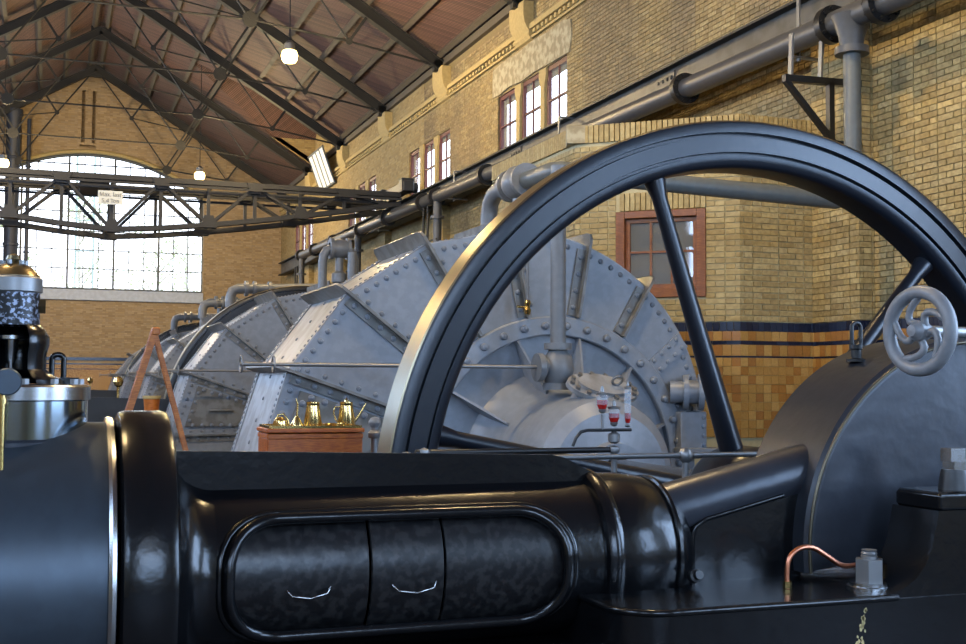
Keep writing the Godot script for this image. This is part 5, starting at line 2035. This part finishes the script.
# ------------------------------------------------------------------ hanging lamps
func build_lamps() -> void:
	var spots := [[4.1, 22.05, "glowing hanging lamp in the open roof in front of the brick wall"], [4.05, 36.15, "glowing hanging lamp just above the crane, right of the arched window"], [-1.45, 36.15, "glowing hanging lamp beside the dark column"], [4.1, 7.95, "hanging lamp above the near machine"], [-1.6, 22.05, "hanging lamp over the aisle"], [-1.6, 7.95, "hanging lamp over the near aisle"]]
	for s in spots:
		var x: float = s[0]
		var z: float = s[1]
		var y := 7.8
		var t := thing("hanging_lamp", s[2], "lamp", V(x, y, z), "hanging lamps")
		var mb := MB.new()
		var top := gable_y(x) - 0.1 if absf(z - 36.4) > 2.0 or x < 3.7 else 11.2
		mb.tube([V(x, y + 0.3, z), V(x, top, z)], 0.012, 6)
		part(t, "cord", mb, M.truss)
		mb = MB.new()
		mb.lathe([Vector2(0.06, 0.1), Vector2(0.1, 0.12), Vector2(0.1, 0.24), Vector2(0.04, 0.3), Vector2(0, 0.31)], V(x, y, z), Vector3.UP, 16)
		part(t, "cap", mb, M.dullsteel)
		mb = MB.new()
		mb.lathe([Vector2(0, -0.14), Vector2(0.11, -0.12), Vector2(0.15, -0.06), Vector2(0.16, 0.02), Vector2(0.13, 0.1), Vector2(0, 0.12)], V(x, y, z), Vector3.UP, 20)
		part(t, "bulb", mb, M.lamp, "bright warm bulb")
		var l := OmniLight3D.new()
		l.name = "lamp_light"
		t.add_child(l, true)
		l.position = Vector3(0, -0.02, 0)
		l.light_color = Color(1.0, 0.87, 0.64)
		l.light_energy = 43.0
		l.light_size = 0.12
		l.omni_range = 60.0
		l.omni_attenuation = 2.0
		l.shadow_enabled = true

# ------------------------------------------------------------------ smaller things
func build_small_things() -> void:
	var mb: MB
	# ---- railing between the engine and the flywheel
	var r := thing("railing", "dark iron handrail with ball joints between the engine and the flywheel", "railing", V(3.2, 0, 5.95))
	for x in [1.75, 3.41, 5.2]:
		mb = MB.new()
		mb.tube([V(x, 0, 5.95), V(x, 1.21, 5.95)], 0.02, 12)
		mb.lathe([Vector2(0.07, 0), Vector2(0.07, 0.015), Vector2(0.03, 0.05), Vector2(0.02, 0.1)], V(x, 0, 5.95), Vector3.UP, 16)
		var post := part(r, "post", mb, M.dullsteel)
		mb = MB.new()
		mb.lathe([Vector2(0.0, -0.045), Vector2(0.02, -0.042), Vector2(0.036, -0.025), Vector2(0.042, 0.0), Vector2(0.036, 0.025), Vector2(0.02, 0.042), Vector2(0, 0.045)], V(x, 1.235, 5.95), Vector3.UP, 16)
		part(post, "ball_joint", mb, M.dullsteel)
	for y in [1.235, 0.65]:
		mb = MB.new()
		mb.tube([V(1.75, y, 5.95), V(5.2, y, 5.95)], 0.016, 10)
		part(r, "rail", mb, M.dullsteel)
	var r2 := thing("railing", "second thin handrail just before the flywheel", "railing", V(2.6, 0, 6.12))
	for x in [1.9, 3.04]:
		mb = MB.new()
		mb.tube([V(x, 0, 6.12), V(x, 1.26, 6.12)], 0.018, 10)
		mb.lathe([Vector2(0, -0.03), Vector2(0.03, -0.015), Vector2(0.034, 0), Vector2(0.03, 0.015), Vector2(0, 0.03)], V(x, 1.262, 6.12), Vector3.UP, 14)
		part(r2, "post", mb, M.dullsteel)
	mb = MB.new()
	mb.tube([V(1.85, 1.262, 6.12), V(3.06, 1.262, 6.12)], 0.017, 10)
	part(r2, "rail", mb, M.blackdull)
	# ---- sight-feed lubricators with red oil
	var lz := 6.12
	var specs := [[2.965, 1.50, 0.034, 0.075, 0.6, "upper red sight-feed glass above the thin handrail"], [3.04, 1.425, 0.034, 0.07, 0.6, "lower red sight-feed glass on the rail post"], [3.128, 1.42, 0.02, 0.19, 0.28, "tall narrow oil glass with a little red oil"]]
	var stand := thing("lubricator_stand", "black iron stand with bent pipe carrying the red oil glasses", "stand", V(3.04, 1.262, lz))
	mb = MB.new()
	mb.tube([V(3.04, 1.297, lz), V(3.04, 1.37, lz)], 0.017, 10)
	mb.tube([V(2.78, 1.285, lz + 0.0), V(2.80, 1.33, lz), V(2.83, 1.365, lz), V(2.87, 1.375, lz), V(3.15, 1.375, lz)], 0.009, 8)
	part(stand, "pipe_arm", mb, M.blackdull)
	mb = MB.new()
	mb.lathe([Vector2(0.02, 1.30), Vector2(0.035, 1.31), Vector2(0.035, 1.35), Vector2(0.02, 1.36)], V(3.04, 0, lz), Vector3.UP, 12)
	mb.tube([V(2.965, 1.375, lz), V(2.965, 1.465, lz)], 0.008, 6)
	part(stand, "boss", mb, M.dullsteel)
	for s in specs:
		var at := V(s[0], s[1], lz)
		var t := thing("oil_glass", s[5], "lubricator", at, "red oil lubricators")
		mb = MB.new()
		var rr: float = s[2]
		var h: float = s[3]
		mb.lathe([Vector2(rr, 0.02), Vector2(rr, h)], at, Vector3.UP, 18)
		part(t, "glass", mb, M.tubeglass)
		mb = MB.new()
		mb.lathe([Vector2(0, -0.005), Vector2(rr * 0.6, -0.005), Vector2(rr * 0.9, 0.02), Vector2(rr * 0.9, 0.02 + h * s[4] * 0.6), Vector2(0, 0.02 + h * s[4] * 0.6)], at, Vector3.UP, 18)
		part(t, "oil", mb, M.oil, "red oil")
		mb = MB.new()
		mb.lathe([Vector2(rr * 1.05, h), Vector2(rr * 1.1, h + 0.012), Vector2(rr * 0.4, h + 0.018), Vector2(rr * 0.2, h + 0.05), Vector2(0, h + 0.055)], at, Vector3.UP, 18)
		part(t, "cap", mb, M.dullsteel)
		mb = MB.new()
		mb.lathe([Vector2(0.008, -0.03), Vector2(0.02, -0.02), Vector2(rr * 0.7, -0.005), Vector2(0, -0.004)], at, Vector3.UP, 14)
		part(t, "fitting", mb, M.dullsteel)
	# ---- wooden cabinet with brass tray top
	var cab := thing("cabinet", "reddish-brown wooden cabinet with a brass-edged top in front of the near pump", "cabinet", V(1.74, 0, 8.45))
	mb = MB.new()
	mb.box(V(1.76, 0.62, 8.45), Vector3(0.68, 1.24, 0.40), Basis.IDENTITY, 0.008)
	part(cab, "body", mb, M.wood)
	for sx in [-0.24, 0.12]:
		mb = MB.new()
		mb.box(V(1.74 + sx + (0.0 if sx < 0 else 0.1), 0.7, 8.247), Vector3(0.14 if sx < 0 else 0.2, 0.9, 0.012), Basis.IDENTITY, 0.004)
		part(cab, "door_panel", mb, M.wood)
	mb = MB.new()
	mb.box(V(1.76, 1.255, 8.45), Vector3(0.69, 0.04, 0.41), Basis.IDENTITY, 0.008)
	mb.box(V(1.76, 1.295, 8.45), Vector3(0.70, 0.03, 0.44), Basis.IDENTITY, 0.006)
	part(cab, "top_board", mb, M.wood)
	mb = MB.new()
	mb.box(V(1.76, 1.312, 8.45), Vector3(0.66, 0.012, 0.42), Basis.IDENTITY, 0.003)
	for s in [-1.0, 1.0]:
		mb.box(V(1.76, 1.318, 8.45 + 0.208 * s), Vector3(0.66, 0.022, 0.008))
		mb.box(V(1.76 + 0.327 * s, 1.318, 8.45), Vector3(0.008, 0.022, 0.42))
	part(cab, "tray", mb, M.brass, "polished brass tray")
	var ty := 1.3185
	# two tall brass cans
	for c in [[1.765, "tall plain brass can standing on the cabinet", false], [2.01, "tall brass oil can with spout and handle on the cabinet", true]]:
		var at := V(c[0], ty, 8.38)
		var can := thing("oil_can", c[1], "can", at, "brass cans on the cabinet")
		mb = MB.new()
		mb.lathe([Vector2(0, 0), Vector2(0.068, 0), Vector2(0.07, 0.006), Vector2(0.046, 0.15), Vector2(0.048, 0.154), Vector2(0.046, 0.175), Vector2(0.04, 0.178), Vector2(0, 0.179)], at, Vector3.UP, 28)
		part(can, "body", mb, M.brass)
		if c[2]:
			mb = MB.new()
			mb.tube([at + Vector3(0.058, 0.03, 0), at + Vector3(0.10, 0.09, 0), at + Vector3(0.145, 0.165, 0)], [0.012, 0.009, 0.005], 8)
			part(can, "spout", mb, M.brass)
			mb = MB.new()
			mb.tube([at + Vector3(-0.045, 0.14, 0), at + Vector3(-0.085, 0.14, 0), at + Vector3(-0.095, 0.1, 0), at + Vector3(-0.08, 0.05, 0), at + Vector3(-0.062, 0.03, 0)], 0.005, 8)
			part(can, "handle", mb, M.brass)
			mb = MB.new()
			mb.lathe([Vector2(0.02, 0.177), Vector2(0.016, 0.19), Vector2(0.005, 0.195), Vector2(0.006, 0.205), Vector2(0, 0.21)], at, Vector3.UP, 12)
			part(can, "lid_knob", mb, M.brass)
	var fa := V(1.645, ty, 8.36)
	var fn := thing("oiler", "small brass squirt oiler with an upright thin spout", "oiler", fa)
	mb = MB.new()
	mb.lathe([Vector2(0, 0), Vector2(0.05, 0), Vector2(0.05, 0.01), Vector2(0.02, 0.06), Vector2(0.012, 0.075), Vector2(0, 0.077)], fa, Vector3.UP, 20)
	part(fn, "body", mb, M.brass)
	mb = MB.new()
	mb.tube([fa + Vector3(0, 0.07, 0), fa + Vector3(0.004, 0.16, 0), fa + Vector3(-0.008, 0.2, 0)], [0.009, 0.006, 0.004], 8)
	part(fn, "spout", mb, M.brass)
	var pa := V(1.53, ty, 8.36)
	var pot := thing("brass_pot", "squat brass pot with looped handle beside the squirt oiler", "pot", pa)
	mb = MB.new()
	mb.lathe([Vector2(0, 0), Vector2(0.055, 0), Vector2(0.058, 0.012), Vector2(0.05, 0.045), Vector2(0.03, 0.06), Vector2(0.02, 0.07), Vector2(0, 0.072)], pa, Vector3.UP, 22)
	part(pot, "body", mb, M.brass)
	mb = MB.new()
	mb.tube([pa + Vector3(-0.04, 0.04, 0), pa + Vector3(-0.02, 0.085, 0), pa + Vector3(0.02, 0.09, 0), pa + Vector3(0.05, 0.05, 0), pa + Vector3(0.06, 0.01, 0)], 0.006, 8)
	part(pot, "handle", mb, M.brass)
	var da := V(1.882, ty, 8.31)
	var dish := thing("brass_dish", "flat brass dish lying between the two tall cans", "dish", da)
	mb = MB.new()
	mb.lathe([Vector2(0, 0), Vector2(0.035, 0), Vector2(0.047, 0.02), Vector2(0.043, 0.026), Vector2(0.03, 0.018), Vector2(0, 0.022)], da, Vector3.UP, 24)
	part(dish, "bowl", mb, M.brass)
	mb = MB.new()
	mb.tube([da + Vector3(0.04, 0.02, 0.0), da + Vector3(0.075, 0.026, 0.04)], 0.006, 8)
	part(dish, "handle", mb, M.brass)
	# ball-topped post right of the cabinet
	var bp := thing("rail_post", "grey ball-topped post between the cabinet and the flywheel tread", "post", V(2.28, 0, 8.6))
	mb = MB.new()
	mb.tube([V(2.28, 0, 8.6), V(2.28, 1.3, 8.6)], 0.028, 14)
	mb.lathe([Vector2(0.045, 1.22), Vector2(0.05, 1.23), Vector2(0.05, 1.26), Vector2(0.03, 1.28)], V(2.28, 0, 8.6), Vector3.UP, 14)
	part(bp, "shaft", mb, M.dullsteel)
	mb = MB.new()
	mb.lathe([Vector2(0, -0.045), Vector2(0.03, -0.035), Vector2(0.046, -0.01), Vector2(0.046, 0.01), Vector2(0.03, 0.035), Vector2(0, 0.045)], V(2.28, 1.335, 8.6), Vector3.UP, 18)
	part(bp, "ball", mb, M.handwheel)
	# ---- wooden stepladder
	var ld := thing("stepladder", "brown wooden stepladder standing open in the aisle", "ladder", V(0.63, 0, 8.1))
	for dz in [0.0, 0.09]:
		mb = MB.new()
		mb.bar(V(0.63, 1.97, 8.0 + dz), V(0.05, 0.0, 8.0 + dz), 0.025, 0.042)
		part(ld, "front_rail", mb, M.laddr)
		mb = MB.new()
		mb.bar(V(0.63, 1.95, 8.0 + dz), V(1.17, 0.0, 8.0 + dz), 0.02, 0.028)
		part(ld, "back_rail", mb, M.laddr)
	for k in 6:
		var f := 0.14 + k * 0.15
		mb = MB.new()
		var pp := V(0.63, 1.97, 8.055).lerp(V(0.05, 0, 8.055), f)
		mb.box(pp, Vector3(0.05, 0.02, 0.10))
		part(ld, "tread", mb, M.laddr)
	mb = MB.new()
	mb.box(V(0.635, 1.965, 8.055), Vector3(0.05, 0.05, 0.16), Basis.IDENTITY, 0.008)
	part(ld, "top_block", mb, M.laddr)
	mb = MB.new()
	mb.tube([V(0.36, 1.05, 8.03), V(0.88, 1.05, 8.03)], 0.005, 6)
	part(ld, "stay_cord", mb, M.letter)
	# ---- engines of the next units, seen only as low black beds and cylinders
	var z := 19.75
	for k in 2:
		var e := thing("steam_engine", ["low black engine bed with cylinder beyond the stepladder", "black engine farthest down the hall"][k], "steam engine", V(0, 0, z))
		var eo := V(0, SHY - 0.1, z)
		mb = MB.new()
		mb.lathe([Vector2(0, -1.7), Vector2(0.57, -1.7), Vector2(0.6, -1.66), Vector2(0.6, 0.2)], eo, Vector3.RIGHT, 48)
		part(e, "cylinder_cladding", mb, M.iron)
		mb = MB.new()
		mb.lathe([Vector2(0.5, 0.2), Vector2(0.645, 0.22), Vector2(0.645, 0.44), Vector2(0.5, 0.47), Vector2(0.38, 0.55), Vector2(0.345, 0.7), Vector2(0.345, 2.5), Vector2(0, 2.5)], eo, Vector3.RIGHT, 48)
		part(e, "cylinder_flange", mb, M.black)
		mb = MB.new()
		mb.prism(PackedVector2Array([Vector2(-1.4, 0.9), Vector2(2.4, 0.9), Vector2(2.4, 1.2), Vector2(2.1, 1.33), Vector2(0.45, 1.37), Vector2(0.4, 1.5), Vector2(-1.4, 1.5)]), V(0, 0, z - 0.62), Vector3.RIGHT, Vector3.UP, V(0, 0, 1), 0.04)
		part(e, "splash_plate", mb, M.blackdull)
		mb = MB.new()
		mb.box(V(0.6, 0.45, z), Vector3(4.0, 0.9, 1.0), Basis.IDENTITY, 0.03)
		part(e, "bed_plate", mb, M.black)
		mb = MB.new()
		mb.lathe([Vector2(0.02, 1.3), Vector2(0.02, 1.52), Vector2(0.06, 1.55), Vector2(0.08, 1.61), Vector2(0.06, 1.67), Vector2(0, 1.70)], V(0.97, 0, z - 0.55), Vector3.UP, 16)
		part(e, "oil_cup", mb, M.brass, "round brass oil cup")
		z += 14.4
	# ---- wooden tub on a stand
	var st := thing("stool", "dark iron stool under the wooden tub", "stool", V(1.2, 0, 15.6))
	mb = MB.new()
	mb.box(V(1.2, 1.19, 15.6), Vector3(0.34, 0.03, 0.34), Basis.IDENTITY, 0.006)
	part(st, "seat", mb, M.blackdull)
	for sx in [-0.13, 0.13]:
		for sz in [-0.13, 0.13]:
			mb = MB.new()
			mb.tube([V(1.2 + sx, 1.18, 15.6 + sz), V(1.2 + sx * 1.3, 0, 15.6 + sz * 1.3)], 0.014, 8)
			part(st, "leg", mb, M.blackdull)
	var tb := thing("wooden_tub", "small brown wooden tub with pale rim beyond the stepladder", "tub", V(1.2, 1.205, 15.6))
	mb = MB.new()
	mb.lathe([Vector2(0, 0), Vector2(0.085, 0), Vector2(0.105, 0.22), Vector2(0.09, 0.22), Vector2(0.08, 0.03), Vector2(0, 0.03)], V(1.2, 1.205, 15.6), Vector3.UP, 24)
	part(tb, "staves", mb, M.laddr)
	mb = MB.new()
	mb.lathe([Vector2(0.1, 0.19), Vector2(0.115, 0.2), Vector2(0.115, 0.235), Vector2(0.09, 0.235)], V(1.2, 1.205, 15.6), Vector3.UP, 24)
	part(tb, "rim", mb, M.stone)
